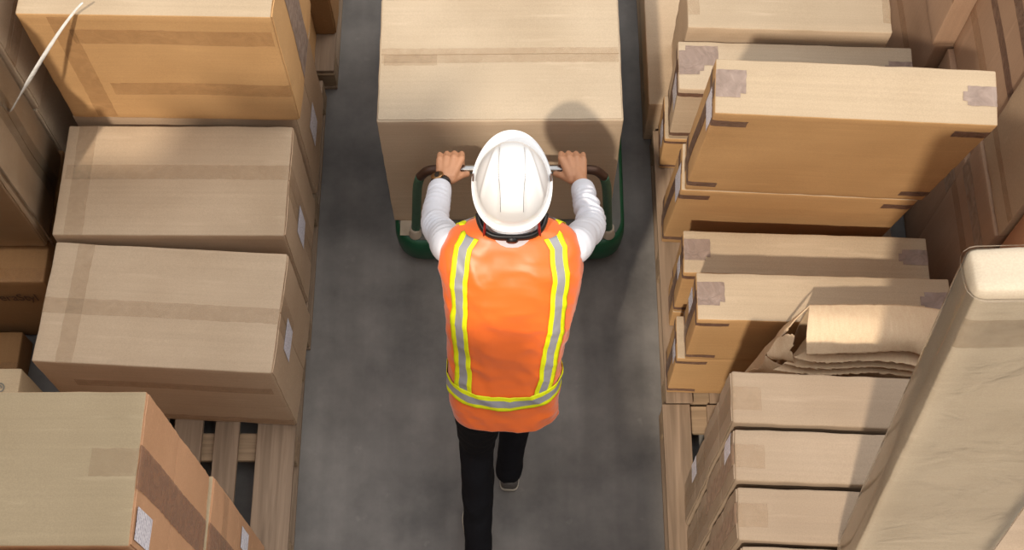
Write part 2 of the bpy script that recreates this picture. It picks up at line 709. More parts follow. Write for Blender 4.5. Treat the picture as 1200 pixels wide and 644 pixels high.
PZ = 0.150
pallet('wooden pallet with bare slats showing beside the tall lower left box stack', -1.735, -0.835, 0.62, 1.96,
       gaps=[(-0.45, -0.36), (-0.31, -0.2), (-0.155, -0.045), (-0.02, 0.09), (0.138, 0.232), (0.302, 0.45)], cross=(-0.67, -0.2, 0.21, 0.56))
pallet('wooden pallet under the large box at upper left', -1.70, -0.82, 2.0, 3.2)
pallet('wooden pallet end peeking out beside the aisle at top left', -1.7, -0.775, 3.24, 4.3)
pallet('wooden pallet with one wide grey board along the right of the aisle', 0.585, 1.6, 0.35, 1.72,
       gaps=[(-0.5075, -0.40), (-0.335, -0.23), (-0.16, -0.05), (0.0, 0.1), (0.16, 0.26), (0.40, 0.5075)])
pallet('wooden pallet under the middle right stack of flat boxes', 0.6, 1.56, 1.73, 2.95)

# ------------------------------------------------------------------ left aisle row
GL = 'large cartons along the left of the aisle'
# box 3 (nearest complete one)
carton('large tan box nearest the bare slatted pallet on the left, clear tape across its top', -1.665, -0.822, 1.655, 2.115, PZ, 0.735, K_TAN,
       [('flaps', 'right', 'v'), ('tape', 'top', 0.0, 1.0, 0.40, 0.53, T_CLEAR), ('tape', 'right', 0.36, 0.64, 0.55, 1.0, T_CLEAR),
        ('label', 'right', 0.30, 0.56, 0.56, 0.80), ('tape', 'top', 0.10, 0.17, 0.0, 1.0, T_CLEAR),
        ('tape', 'front', 0.12, 0.97, 0.62, 0.72, T_KRAFT), ('tape', 'front', 0.0, 1.0, 0.03, 0.12, T_KRAFT)],
       rz=-0.055, group=GL)
carton('large tan box directly in front of the big orange fronted box at upper left', -1.66, -0.822, 2.15, 2.605, PZ, 0.765, K_TAN,
       [('flaps', 'right', 'v'), ('tape', 'top', 0.02, 1.0, 0.50, 0.63, T_CLEAR), ('label', 'right', 0.30, 0.55, 0.35, 0.60),
        ('tape', 'right', 0.36, 0.64, 0.0, 1.0, T_CLEAR), ('tape', 'top', 0.05, 0.13, 0.0, 1.0, T_CLEAR)],
       rz=-0.004, group=GL)
carton('box under the tall upper left carton, only its aisle end showing', -1.65, -0.815, 2.64, 3.10, PZ, 0.775, K_TAN,
       [('flaps', 'right', 'v'), ('label', 'right', 0.3, 0.55, 0.25, 0.5)], group=GL)
carton('big box at upper left with two faint tape bands across its orange front', -1.635, -0.79, 2.625, 3.15, 0.782, 1.445, K_GOLD,
       [('flaps', 'right', 'v'), ('tape', 'front', 0.18, 0.985, 0.745, 0.87, T_KRAFT), ('tape', 'front', 0.24, 1.0, 0.255, 0.37, T_KRAFT),
        ('tape', 'front', 0.115, 0.20, 0.02, 0.98, T_KRAFT), ('tape', 'right', 0.34, 0.66, 0.0, 1.0, T_GREY)],
       rz=-0.018, group=GL, amp=0.004)
carton('dark brown box at the top edge, farthest on the left of the aisle', -1.65, -0.775, 3.43, 3.95, PZ, 0.85, K_DARK,
       [('flaps', 'right', 'v'), ('tape', 'front', 0.0, 1.0, 0.45, 0.55, T_KRAFT)], group=GL)
carton('smaller orange box end just below the dark box at the top left edge', -1.6, -0.86, 3.25, 3.425, PZ, 0.33, K_GOLD,
       [('tape', 'top', 0.0, 1.0, 0.4, 0.6, T_KRAFT)], group=GL)

# bottom left tall stack
GS = 'stack of boxes in the lower left corner'
carton('topmost box of the lower left stack, greyish top and orange side with a white sticker', -1.80, -0.938, 0.765, 1.165, 1.095, 1.88, K_ORANGE,
       [('flaps', 'right', 'u', 0.535), ('tape', 'right', 0.36, 0.64, 0.0, 1.0, T_SOFT), ('tape', 'top', 0.86, 1.0, 0.44, 0.62, T_CLEAR),
        ('label', 'right', 0.05, 0.26, 0.80, 0.98)], group=GS)
carton('box beneath the topmost one of the lower left stack, sticker near its floor end', -1.79, -0.925, 0.76, 1.165, PZ, 1.09, K_ORANGE,
       [('flaps', 'right', 'u', 0.55), ('tape', 'right', 0.36, 0.64, 0.0, 1.0, T_SOFT), ('tape', 'right', 0.0, 1.0, 0.75, 0.83, T_CLEAR),
        ('label', 'right', 0.72, 0.90, 0.36, 0.50)], group=GS)
carton('box cut off by the bottom left corner, in front of the greyish topped stack', -1.80, -0.945, 0.37, 0.748, PZ, 1.865, K_ORANGE,
       [('flaps', 'right', 'u')], group=GS)

# unseen oversized cartons, added and sized to cast shade over the aisle
for i, (ya, yb) in enumerate(((-0.75, 0.34), (-1.85, -0.77), (-2.95, -1.87), (-4.05, -2.97))):
    hh_ = (3.5, 4.3, 4.6, 4.6)[i]
    for j, (za, zb) in enumerate(((0.0, hh_ / 2 - 0.01), (hh_ / 2, hh_))):
        carton('%s oversized carton added to block the sun, in the %s unseen pair of the left row' % (('lower', 'upper')[j], ('first', 'second', 'third', 'fourth')[i]),
               -3.3 if i == 0 else -1.85, -0.97 - 0.01 * (i % 2), ya, yb, za, zb, K_TAN, [('flaps', 'right', 'u')], group='unseen oversized cartons added for shade')

def shade_bay(label, y0, y1, h):  # unseen closed bay, added to throw shade on the trolley box
    x0, x1 = -2.8, -1.9
    t = thing('shade_rack', label, 'light_blocker', ((x0 + x1) / 2, (y0 + y1) / 2, 0), group='unseen closed bays added for shade')
    w, d = x1 - x0, y1 - y0
    st = plain('shade_rack_blue_grey_steel', (92, 100, 112), 0.5, metal=0.4)
    for sx in (-1, 1):
        for sy in (-1, 1):
            bm = bmesh.new()
            add_box(bm, sx * (w / 2 - 0.035) - 0.035, sx * (w / 2 - 0.035) + 0.035, sy * (d / 2 - 0.035) - 0.035, sy * (d / 2 - 0.035) + 0.035, 0, h, 0.004)
            obj('upright', bm, st, t)
        bm = bmesh.new()
        add_box(bm, sx * (w / 2 - 0.05) - 0.004, sx * (w / 2 - 0.05) + 0.004, -d / 2 + 0.07, d / 2 - 0.07, 0.06, h - 0.02, 0.001)
        obj('side_panel', bm, st, t)
    for k in range(5):
        z = 0.12 + (h - 0.2) * k / 4
        bm = bmesh.new()
        add_box(bm, -w / 2 + 0.07, w / 2 - 0.07, -d / 2 + 0.01, d / 2 - 0.01, z, z + 0.04, 0.003)
        obj('shelf', bm, st, t)


shade_bay('lower unseen closed bay added left of the row to shade the trolley box', -1.29, -0.87, 5.45)
shade_bay('taller unseen closed bay added left of the row to shade the trolley box', -1.73, -1.30, 6.15)

# left rear column; pale board stands in for light on the aisle sides
GR = 'wrapped boxes behind the left row'
low, lk = carton('brown box with faint printed lettering low on the far left', -2.70, -1.745, 2.06, 2.62, PZ * 0 + 0.02, 0.552, K_DARK,
                 [('tape', 'top', 0.0, 1.0, 0.0, 0.10, T_KRAFT)], group=GR)
up, uk = carton('plastic wrapped box on top of the brown printed box at far left', -2.62, -1.755, 2.205, 2.60, 0.557, 1.42, K_PALE,
                [('flaps', 'right', 'v', 0.62), ('tape', 'right', 0.5, 0.72, 0.0, 1.0, T_CLEAR)], group=GR, amp=0.006)
carton('lower box behind the plastic wrapped one at far left', -2.6, -1.76, 2.625, 3.2, 0.02, 0.84, K_PALE,
       [('flaps', 'right', 'v')], group=GR)
carton('upper box at the top left corner with a torn edge', -2.6, -1.75, 2.63, 3.22, 0.845, 1.62, K_PALE,
       [('flaps', 'right', 'u', 0.45), ('tape', 'right', 0.0, 1.0, 0.36, 0.5, T_KRAFT)], group=GR, amp=0.005)
carton('tan box wrapped in film at the left edge above the printed brown box', -2.62, -1.80, 2.18, 2.6, 1.435, 1.9, K_PALE,
       [('flaps', 'right', 'v')], group=GR)

# printed word on the low brown box
cu = bpy.data.curves.new('txt', 'FONT')
cu.body = 'eraStyl'
cu.size = 0.054
cu.extrude = 0.0006
to = bpy.data.objects.new('txt', cu)
C.objects.link(to)
dg = bpy.context.evaluated_depsgraph_get()
tm = bpy.data.meshes.new_from_object(to.evaluated_get(dg))
bpy.data.objects.remove(to)
to = obj_me('printed_lettering', tm, INK, low)
to.rotation_euler = (PI / 2, 0, 0)
to.location = (0.265, -0.2835, 0.365)
to.scale = (1, 1.6, 1)
to['label'] = 'dark brown printed word'

# stretch film around the wrapped box
bm = bmesh.new()
w, d, h = uk.s
for k in range(3):
    rows = []
    zs = [h * (0.02 + 0.96 * i / 10) for i in range(11)]
    loop = [(-w / 2, -d / 2 - 0.012), (w / 2 - 0.03, -d / 2 - 0.012), (w / 2 + 0.014, -d / 2 + 0.02), (w / 2 + 0.016, -d * 0.1), (w / 2 + 0.014, d / 2 - 0.01)]
    L2 = cr([(*p, 0) for p in loop], 26)
    for z in zs:
        row = []
        for (x, y, _) in L2:
            o_ = 0.008 * nz3((x, y, z), 9, k * 7.0) + 0.002 * k
            row.append(bm.verts.new((x + (o_ if y > -d / 2 + 0.01 else 0), y - (o_ if y < -d / 2 + 0.03 else 0), z)))
        rows.append(row)
    for a, b in zip(rows, rows[1:]):
        for i in range(len(a) - 1):
            bm.faces.new((a[i], a[i + 1], b[i + 1], b[i]))
    if k == 1:
        break
f_ = obj('stretch_film', bm, FILM, up, True)
f_['label'] = 'clear wrinkled plastic film'

# loose film strand hanging over the big upper left box
pa, pb = U(97, 3, 1.50), U(13, 130, 1.115)
bm = bmesh.new()
n = 26
pr = None
for i in range(n + 1):
    t_ = i / n
    p = pa.lerp(pb, t_) + Vector((0, 0, 0.02 * math.sin(PI * t_ ** 0.7)))
    wd = 0.0035 + 0.006 * t_
    tw = 2.2 * t_ + 0.5 * nz3((t_, 0, 0), 4)
    ax = (pb - pa).normalized()
    s_ = ax.cross(Vector((0, 0, 1))).normalized()
    u_ = s_.cross(ax)
    dv = (s_ * math.cos(tw) + u_ * math.sin(tw)) * wd
    nv_ = ax.cross(dv).normalized() * 0.0008
    r4 = [bm.verts.new(p + dv + nv_), bm.verts.new(p - dv + nv_), bm.verts.new(p - dv - nv_), bm.verts.new(p + dv - nv_)]
    if pr:
        for q in range(4):
            bm.faces.new((pr[q], pr[(q + 1) % 4], r4[(q + 1) % 4], r4[q]))
    else:
        bm.faces.new(r4)
    pr = r4
bm.faces.new(pr[::-1])
st = obj('film_strand', bm, tape_mat('film_white', (236, 236, 232), 0.8, 0.25), None, True)
st['label'] = 'loose white strand of plastic film stretched across the upper left boxes'
st['category'] = 'plastic film'

carton('low brown carton on the floor in the dark gap at the far left edge', -2.6, -1.955, 1.74, 2.03, 0.0, 0.13, K_DARK, [('tape', 'top', 0.0, 1.0, 0.45, 0.55, T_KRAFT)])

# small printed box, lower left
sb, sk = carton('small box with a curly grey print showing above the lower left stack', -2.35, -1.745, 1.22, 1.69, 0.02, 0.63, K_GREY,
                [('tape', 'top', 0.0, 1.0, 0.44, 0.56, T_CLEAR)], cat='box')
bm = bmesh.new()
for (cx, cy, r_) in ((0.12, 0.14, 0.022), (0.155, 0.165, 0.016), (0.2, 0.13, 0.026), (0.235, 0.16, 0.018), (0.16, 0.11, 0.014), (0.25, 0.12, 0.014)):
    pts = [(cx + r_ * (0.4 + 0.6 * k / 22) * math.cos(k * 0.36), cy + r_ * (0.4 + 0.6 * k / 22) * math.sin(k * 0.36), 0.6125, 0.0022, 0.0008) for k in range(23)]
    tube(bm, pts, 6)
pr_ = obj('printed_scroll', bm, plain('grey_print', (120, 118, 108), 0.8), sb)
pr_['label'] = 'grey swirling printed pattern'

# ------------------------------------------------------------------ right aisle row: long flat boxes
GF = 'long flat boxes along the right of the aisle'
# R5: two tall flat boxes one above the other
carton('flat box stacked second from the crushed carton, lower one on the pallet', 0.605, 1.48, 1.755, 1.925, PZ, 0.525, K_GOLD,
       corner_tapes(top=False) + [('label', 'left', 0.15, 0.55, 0.66, 0.9)], group=GF, rz=-0.028)
carton('flat box with grey taped top corner, directly behind the crushed carton', 0.632, 1.50, 1.75, 1.925, 0.53, 0.912, K_GOLD,
       corner_tapes() + [('label', 'left', 0.62, 0.95, 0.45, 0.72)], group=GF, rz=-0.028)
# R4
carton('low flat box between the two flat stacks, taped at both top ends', 0.628, 1.522, 2.03, 2.20, 0.302, 0.672, K_GOLD,
       corner_tapes() + [('label', 'left', 0.3, 0.7, 0.5, 0.72)], group=GF, rz=-0.034)
carton('flat box hidden below the low flat box of the right row', 0.628, 1.52, 2.03, 2.20, PZ, 0.298, K_GOLD,
       [('tape', 'left', 0.3, 0.7, 0.0, 1.0, T_BROWN)], group=GF, rz=-0.034)
# R3 pair leaning on R4
TL = math.radians(11.2)
ca, sa = math.cos(TL), math.sin(TL)
sc3 = 0.975
FT = Vector((0, 2.092, 5.2 - 3.615 * sc3))   # front top edge
H3, D3 = 0.80, 0.175
xl, xr = 0.242 * 4.17 * sc3 * 0.0 + 0.618, 1.460
down = Vector((0, sa, -ca))
back = Vector((0, ca, sa))


def lean_box(label, top_front, h, x0, x1, d, mat, decals):
    base = top_front + down * h + back * (d / 2)
    t, k = carton(label, x0, x1, -d / 2, d / 2, 0, h, mat, decals, group=GF)
    t.location = ((x0 + x1) / 2, base.y, base.z)
    t.rotation_euler = (TL, 0, -0.052)
    return t


lean_box('largest flat box on the right, tilted forward with sunlit orange front', FT, H3, xl, xr, D3, K_GOLD,
         corner_tapes() + [('label', 'left', 0.05, 0.60, 0.76, 0.93)])
lean_box('flat box under the largest tilted one on the right', FT + down * (H3 + 0.004), 0.745, xl - 0.003, xr - 0.004, D3, K_GOLD,
         corner_tapes(top=False) + [('label', 'left', 0.05, 0.62, 0.74, 0.97)])
# R2, R1
carton('flat box behind the largest tilted one, grey tape on its top corner', 0.635, 1.53, 2.745, 2.96, 0.40, 0.775, K_PALE,
       corner_tapes() + [('label', 'left', 0.05, 0.5, 0.5, 0.85), ('tape', 'top', 0.03, 0.17, 0.5, 0.9, T_GREY)], group=GF, rz=-0.036)
carton('flat box standing on the pallet beneath the grey taped one near the top right', 0.62, 1.53, 2.745, 2.95, PZ, 0.397, K_GOLD,
       corner_tapes(top=False) + [('label', 'left', 0.2, 0.6, 0.4, 0.8)], group=GF, rz=-0.036)
carton('wide pale box at the top edge right of the aisle', 0.675, 1.455, 2.985, 3.27, 0.30, 0.835, K_PALE,
       [('tape', 'top', 0.0, 0.06, 0.2, 0.85, T_CLEAR), ('tape', 'top', 0.96, 1.0, 0.15, 0.85, T_CLEAR)], group=GF, wear=0.004, rz=-0.034)
carton('brown box running along the aisle beneath the pale box at top right', 0.572, 1.5, 2.985, 4.1, 0.0, 0.296, K_TAN,
       [('tape', 'left', 0.1, 0.9, 0.3, 0.5, T_CLEAR)], group=GF)

# R6..R8 : three upright cartons in a row, nearest right
GN = 'upright cartons in a row at lower right'
for i, (ya, yb, dz, nm) in enumerate(((1.224, 1.385, 0.0, 'farthest'), (1.052, 1.208, -0.004, 'middle'), (0.880, 1.036, -0.01, 'nearest'))):
    dec = [('flaps', 'left', 'u', 0.55), ('tape', 'left', 0.30, 0.70, 0.0, 1.0, T_PALE if i else T_CLEAR), ('tape', 'top', 0.0, 0.10, 0.25, 0.7, T_CLEAR)]
    if i == 1:
        dec += [('label', 'left', 0.60, 0.98, 0.72, 0.93)]
    carton('%s of the three upright cartons beside the film wrapped tall box' % nm, 0.648 - 0.003 * i, 1.50 + 0.006 * i, ya, yb, 0.78, 1.385 + dz, K_DUSTY_SHADE, dec, group=GN, wear=0.003, r=0.008, amp=0.003, rz=-0.042)
    dec = [('flaps', 'left', 'u', 0.5), ('tape', 'left', 0.3, 0.7, 0.0, 1.0, T_CLEAR)]
    if i != 1:
        dec += [('label', 'left', 0.55, 0.95, 0.42, 0.62)]
    carton('lower carton beneath the %s of the three upright cartons' % nm, 0.655, 1.505, ya, yb, PZ, 0.777, K_DUSTY_SHADE, dec, group=GN, wear=0.003, rz=-0.042)
carton('carton cut off by the bottom edge right of the aisle', 0.645, 1.50, 0.695, 0.866, 0.78, 1.37, K_DUSTY_SHADE, [('flaps', 'left', 'u')], group=GN, rz=-0.042)
carton('lower carton cut off by the bottom edge right of the aisle', 0.65, 1.50, 0.695, 0.866, PZ, 0.777, K_DUSTY_SHADE, [('flaps', 'left', 'u')], group=GN, rz=-0.042)

# R9 : tall slim carton in film
d9 = Vector((0.05, -0.162, -1.169)).normalized()
S9 = 2.49
ztop = Vector((0, 0, CAMZ)) + Vector((543 / F, SP - 20 / F * CP, -CP - 20 / F * SP)) * S9
L9 = (ztop.z - 1.385) / -d9.z
base9 = ztop + d9 * L9
zax = -d9
xax = (Vector((1, 0, 0)) - zax * zax.x).normalized()
yax = zax.cross(xax)
W9, D9 = 0.375, 0.10
t9, k9 = carton('tall slim pale carton wrapped in clear film, leaning at the right edge', -W9 / 2, W9 / 2, -D9 / 2, D9 / 2, 0, L9, K_LIGHT,
                [('tape', 'front', 0.0, 1.0, 0.86, 0.93, T_CLEAR)], r=0.02, wear=0.003, amp=0.005)
orig = base9 + xax * (W9 / 2) + yax * (D9 / 2)
orig.z += 0.004
t9.matrix_world = Matrix.Translation(orig) @ Matrix((xax, yax, zax)).transposed().to_4x4()


def film_sleeve(k, z0, z1, off, n, seed, amp):
    bm = bmesh.new()
    w, d, h = k.s
    rr = 0.025
    loop = []
    for cx, cy, a0 in ((w / 2 - rr, d / 2 - rr, 0), (-w / 2 + rr, d / 2 - rr, 90), (-w / 2 + rr, -d / 2 + rr, 180), (w / 2 - rr, -d / 2 + rr, 270)):
        for q in range(5):
            a = math.radians(a0 + q * 22.5)
            loop.append((cx + (rr + off) * math.cos(a), cy + (rr + off) * math.sin(a)))
    full = []
    for i, p in enumerate(loop):
        q = loop[(i + 1) % len(loop)]
        m = max(1, int(math.dist(p, q) / 0.03))
        full += [(p[0] + (q[0] - p[0]) * j / m, p[1] + (q[1] - p[1]) * j / m) for j in range(m)]
    rows = []
    for i in range(n + 1):
        z = z0 + (z1 - z0) * i / n
        rows.append([bm.verts.new((x * (1 + amp * nz3((x, y, z), 8, seed)), y * (1 + 3 * amp * nz3((x, y, z), 8, seed + 2)), z + 0.004 * nz3((x, y, z), 5, seed))) for x, y in full])
    m = len(full)
    for a, b in zip(rows, rows[1:]):
        for i in range(m):
            bm.faces.new((a[i], a[(i + 1) % m], b[(i + 1) % m], b[i]))
    return bm


f_ = obj('stretch_film', film_sleeve(k9, 0.05, L9 * 0.985, 0.006, 40, 3.0, 0.004), FILM, t9, True)
f_['label'] = 'clear plastic film sleeve'
for zz, hh in ((0.108, 0.010), (0.090, 0.006), (0.126, 0.005), (L9 - 0.022, 0.004)):  # low bands are film; the topmost pale one draws an edge glint
    obj('film_band_glint', film_sleeve(k9, zz, zz + hh, 0.011, 3, zz * 9, 0.004), tape_mat('film_rope_glint', (214, 200, 182), 0.5, 0.12), t9, True)

# right back stack
GB = 'big boxes stacked at the far right'
carton('lower big box at far right near the top edge', 1.62, 2.35, 2.945, 3.75, 0.0, 0.795, K_ROSE, [('tape', 'left', 0.0, 1.0, 0.55, 0.63, T_KRAFT)], group=GB)
carton('upper big box at far right by the top edge, its shaded narrow front showing', 1.605, 2.35, 2.94, 3.75, 0.80, 1.75, K_ROSE,
       [('tape', 'left', 0.0, 1.0, 0.28, 0.36, T_KRAFT), ('tape', 'left', 0.0, 1.0, 0.66, 0.72, T_BROWN)], group=GB)
carton('big box at far right with several brown tape bands near the top edge', 1.685, 2.4, 2.415, 2.935, 0.80, 1.80, K_ROSE,
       [('tape', 'left', 0.0, 1.0, 0.22, 0.28, T_KRAFT), ('tape', 'left', 0.0, 1.0, 0.42, 0.47, T_BROWN), ('tape', 'left', 0.0, 1.0, 0.6, 0.66, T_BROWN)], group=GB)
carton('lower big box at far right behind the end of the tilted flat box', 1.665, 2.4, 2.42, 2.93, 0.0, 0.795, K_ROSE,
       [('tape', 'left', 0.0, 1.0, 0.7, 0.85, T_PALE)], group=GB)
carton('big box at far right beside the upper end of the leaning film wrapped carton', 1.66, 2.4, 2.03, 2.405, 1.005, 1.85, K_TAN,
       [('tape', 'left', 0.0, 1.0, 0.12, 0.17, T_KRAFT)], group=GB)
carton('lower big box at far right with a pale tape band along its side', 1.65, 2.4, 2.035, 2.41, 0.0, 1.0, K_ROSE,
       [('tape', 'left', 0.0, 1.0, 0.80, 0.88, T_PALE), ('tape', 'left', 0.0, 1.0, 0.66, 0.72, T_KRAFT)], group=GB)
carton('reddish big box at the right edge just behind the film wrapped carton', 1.68, 2.4, 1.23, 2.02, 0.46, 1.75, cardboard('kraft_red', (178, 130, 98), 'Z'),
       [('tape', 'left', 0.62, 0.70, 0.0, 1.0, T_KRAFT), ('tape', 'front', 0.0, 1.0, 0.03, 0.08, T_CLEAR)], group=GB)
carton('box beneath the reddish one at the right edge', 1.70, 2.4, 1.22, 2.02, 0.0, 0.456, K_ROSE, [], group=GB)
carton('grey topped low box in the bottom right corner', 1.735, 2.35, 0.62, 1.19, 0.0, 0.455, K_GREY, [('tape', 'top', 0.0, 1.0, 0.45, 0.55, T_CLEAR)], group=GB)

# ------------------------------------------------------------------ crushed carton (folded, torn sheets)


def sheet(rows, nu=22, nv=14, th=0.004, amp=0.003, seed=0.0, torn=(0, 0, 0, 0), crease=0.0):
    """rows: list of lists of points; smooth surface with board thickness; torn: ragged edges u0,u1,v0,v1"""
    R = [cr([tuple(p) for p in r], nu) for r in rows]
    cols = [cr([R[j][i] for j in range(len(R))], nv) for i in range(nu)]
    bm = bmesh.new()
    top, bot = [], []
    G = [[Vector(cols[i][j]) for j in range(nv)] for i in range(nu)]
    Nn = [[None] * nv for _ in range(nu)]
    for i in range(nu):
        for j in range(nv):
            a = G[min(i + 1, nu - 1)][j] - G[max(i - 1, 0)][j]
            b = G[i][min(j + 1, nv - 1)] - G[i][max(j - 1, 0)]
            n_ = a.cross(b)
            Nn[i][j] = n_.normalized() if n_.length > 1e-12 else Vector((0, 0, 1))
    for i in range(nu):
        ti, bi = [], []
        for j in range(nv):
            p = G[i][j].copy()
            n_ = Nn[i][j]
            if i == 0 and torn[0]:
                p += (G[1][j] - G[0][j]).normalized() * torn[0] * nz3((i, j, 0), 0.9, seed)
            if i == nu - 1 and torn[1]:
                p += (G[i][j] - G[i - 1][j]).normalized() * torn[1] * nz3((i, j, 0), 0.9, seed + 1)
            if j == 0 and torn[2]:
                p += (G[i][1] - G[i][0]).normalized() * torn[2] * nz3((i, j, 3), 0.9, seed + 2)
            if j == nv - 1 and torn[3]:
                p += (G[i][j] - G[i][j - 1]).normalized() * torn[3] * nz3((i, j, 5), 0.9, seed + 3)
            p += n_ * (amp * 2 * nz3(p, 14, seed) + amp * nz3(p, 40, seed))
            if crease:
                p += n_ * crease * (1 - 2 * abs(nz3((i * 0.16, j * 0.012, 0), 1.0, seed + 9))) ** 3
            ti.append(bm.verts.new(p + n_ * th / 2))
            bi.append(bm.verts.new(p - n_ * th / 2))
        top.append(ti)
        bot.append(bi)
    for i in range(nu - 1):
        for j in range(nv - 1):
            bm.faces.new((top[i][j], top[i + 1][j], top[i + 1][j + 1], top[i][j + 1]))
            bm.faces.new((bot[i][j], bot[i][j + 1], bot[i + 1][j + 1], bot[i + 1][j]))
    for i in range(nu - 1):
        bm.faces.new((top[i][0], bot[i][0], bot[i + 1][0], top[i + 1][0]))
        bm.faces.new((top[i][-1], top[i + 1][-1], bot[i + 1][-1], bot[i][-1]))
    for j in range(nv - 1):
        bm.faces.new((top[0][j], top[0][j + 1], bot[0][j + 1], bot[0][j]))
        bm.faces.new((top[-1][j], bot[-1][j], bot[-1][j + 1], top[-1][j + 1]))
    return bm


cr_o = U(1000, 400, 1.0)
crt = thing('crushed_carton', 'crushed torn carton of folded board stuffed between the flat boxes and upright cartons', 'box', (cr_o.x, cr_o.y, 0.62))
K_CR = cardboard('kraft_crushed', (214, 188, 154), 'Y', 0.15)


def crsheet(name, pix, **kw):
    rows = [[U(*q) for q in r] for r in pix]
    rows = [[Vector((p.x, min(max(p.y, 1.41), 1.735), p.z)) - Vector(crt.location) for p in r] for r in rows]
    return obj(name, sheet(rows, **kw), K_CR, crt, True)


# top panel folded over: back ridge -> front lip
crsheet('folded_panel', [[(948, 351, 1.10), (1000, 352, 1.105), (1060, 356, 1.10), (1122, 366, 1.09)],
                         [(947, 372, 1.125), (1000, 374, 1.13), (1062, 378, 1.12), (1116, 386, 1.10)],
                         [(945, 395, 1.115), (1000, 395, 1.115), (1064, 397, 1.11), (1104, 404, 1.09)],
                         [(945, 416, 1.07), (1000, 414, 1.07), (1066, 412, 1.07), (1096, 426, 1.06)]], seed=2.0, amp=0.0012, torn=(0, 0, 0, 0.006), nu=80, nv=20, crease=0.0022)
# left slope panel
crsheet('side_panel', [[(949, 351, 1.098), (915, 388, 0.90), (868, 441, 0.66)],
                       [(942, 366, 1.085), (912, 392, 0.90), (878, 444, 0.68)],
                       [(926, 381, 1.04), (908, 402, 0.92), (890, 448, 0.72)],
                       [(924, 386, 1.02), (900, 412, 0.93), (897, 418, 0.90)]], seed=5.0, torn=(0, 0, 0, 0.008))
crsheet('torn_tab', [[(912, 396, 1.00), (922, 392, 1.04), (930, 391, 1.06)],
                     [(903, 408, 0.99), (916, 406, 1.02), (930, 402, 1.05)],
                     [(898, 415, 0.98), (912, 417, 1.00), (927, 410, 1.03)],
                     [(905, 421, 0.975), (918, 420, 0.99), (932, 424, 1.00)]], seed=6.0, torn=(0.006, 0.01, 0.008, 0.008), nu=16, nv=12)
# inner layers
for i, (dy, hh, xs) in enumerate(((424, 1.025, (930, 1082)), (431, 0.985, (918, 1086)), (438, 0.950, (906, 1084)))):
    xa, xb = xs
    crsheet('inner_layer', [[(xa + 40, dy - 44, hh - 0.05), (980, dy - 43, hh - 0.04), (1030, dy - 42, hh - 0.04), (xb + 6, dy - 38, hh - 0.04)],
                            [(xa + 18, dy - 16, hh - 0.012), (960, dy - 17, hh - 0.012), (1030, dy - 16, hh - 0.012), (xb, dy - 12, hh - 0.01)],
                            [(xa, dy - 5, hh + 0.004), (960, dy + 1, hh), (1030, dy - 1, hh), (xb, dy + 6, hh)]],
            seed=8.0 + i, torn=(0.004, 0, 0, 0.006), amp=0.0016, nu=90)
# belly of the carton under the layers
crsheet('front_panel', [[(897, 417, 0.945), (940, 440, 0.945), (1000, 444, 0.945), (1084, 448, 0.94)],
                        [(890, 430, 0.88), (930, 446, 0.88), (1000, 449, 0.88), (1070, 452, 0.88)],
                        [(872, 441, 0.66), (930, 470, 0.64), (1000, 472, 0.64), (1050, 470, 0.64)],
                        [(850, 500, 0.155), (920, 500, 0.155), (980, 500, 0.155), (1030, 500, 0.155)]], seed=12.0, amp=0.004, nu=28)
crsheet('back_panel', [[(949, 352, 1.095), (1010, 353, 1.09), (1118, 368, 1.08)],
                       [(935, 375, 0.92), (1000, 378, 0.92), (1100, 385, 0.92)],
                       [(915, 420, 0.64), (980, 424, 0.63), (1080, 428, 0.63)],
                       [(850, 465, 0.155), (950, 465, 0.155), (1030, 465, 0.155)]], seed=14.0)

# ------------------------------------------------------------------ trolley and its box
GREEN = plain('green_paint', (24, 84, 56), 0.42, var=0.25, scale=14)
GREEN_WORN = plain('worn_green_paint', (58, 96, 74), 0.5, var=0.5, scale=60)
RUST = plain('rusty_brown_steel', (84, 62, 50), 0.45, metal=0.6, var=0.3, scale=50)
CHROME = plain('worn_chrome', (190, 188, 184), 0.22, metal=1.0, var=0.08, scale=40)
DECK = plain('grey_deck', (104, 104, 98), 0.7, var=0.2, scale=18)
RUBBER = plain('black_rubber', (26, 26, 27), 0.7, var=0.2)
CREAM = plain('cream_sleeve', (190, 178, 160), 0.6, var=0.15)

trol = thing('platform_trolley', 'green platform trolley with chrome push handle, gripped by the worker', 'trolley', (0, 3.0, 0))
ty = 3.0


def round_rect(x0, x1, y0, y1, r, q=8):
    P = []
    for cx, cy, a0 in ((x1 - r, y1 - r, 0), (x0 + r, y1 - r, 90), (x0 + r, y0 + r, 180), (x1 - r, y0 + r, 270)):
        for k in range(q + 1):
            a = math.radians(a0 + 90 * k / q)
            P.append((cx + r * math.cos(a), cy + r * math.sin(a)))
    return P


def prism(bm, P, z0, z1, inset=0.0):
    lv = [(z0, 1.0)]
    a = [bm.verts.new((x, y, z0)) for x, y in P]
    b = [bm.verts.new((x, y, z1)) for x, y in P]
    n = len(P)
    for i in range(n):
        bm.faces.new((a[i], a[(i + 1) % n], b[(i + 1) % n], b[i]))
    bm.faces.new(a[::-1])
    bm.faces.new(b)


bm = bmesh.new()
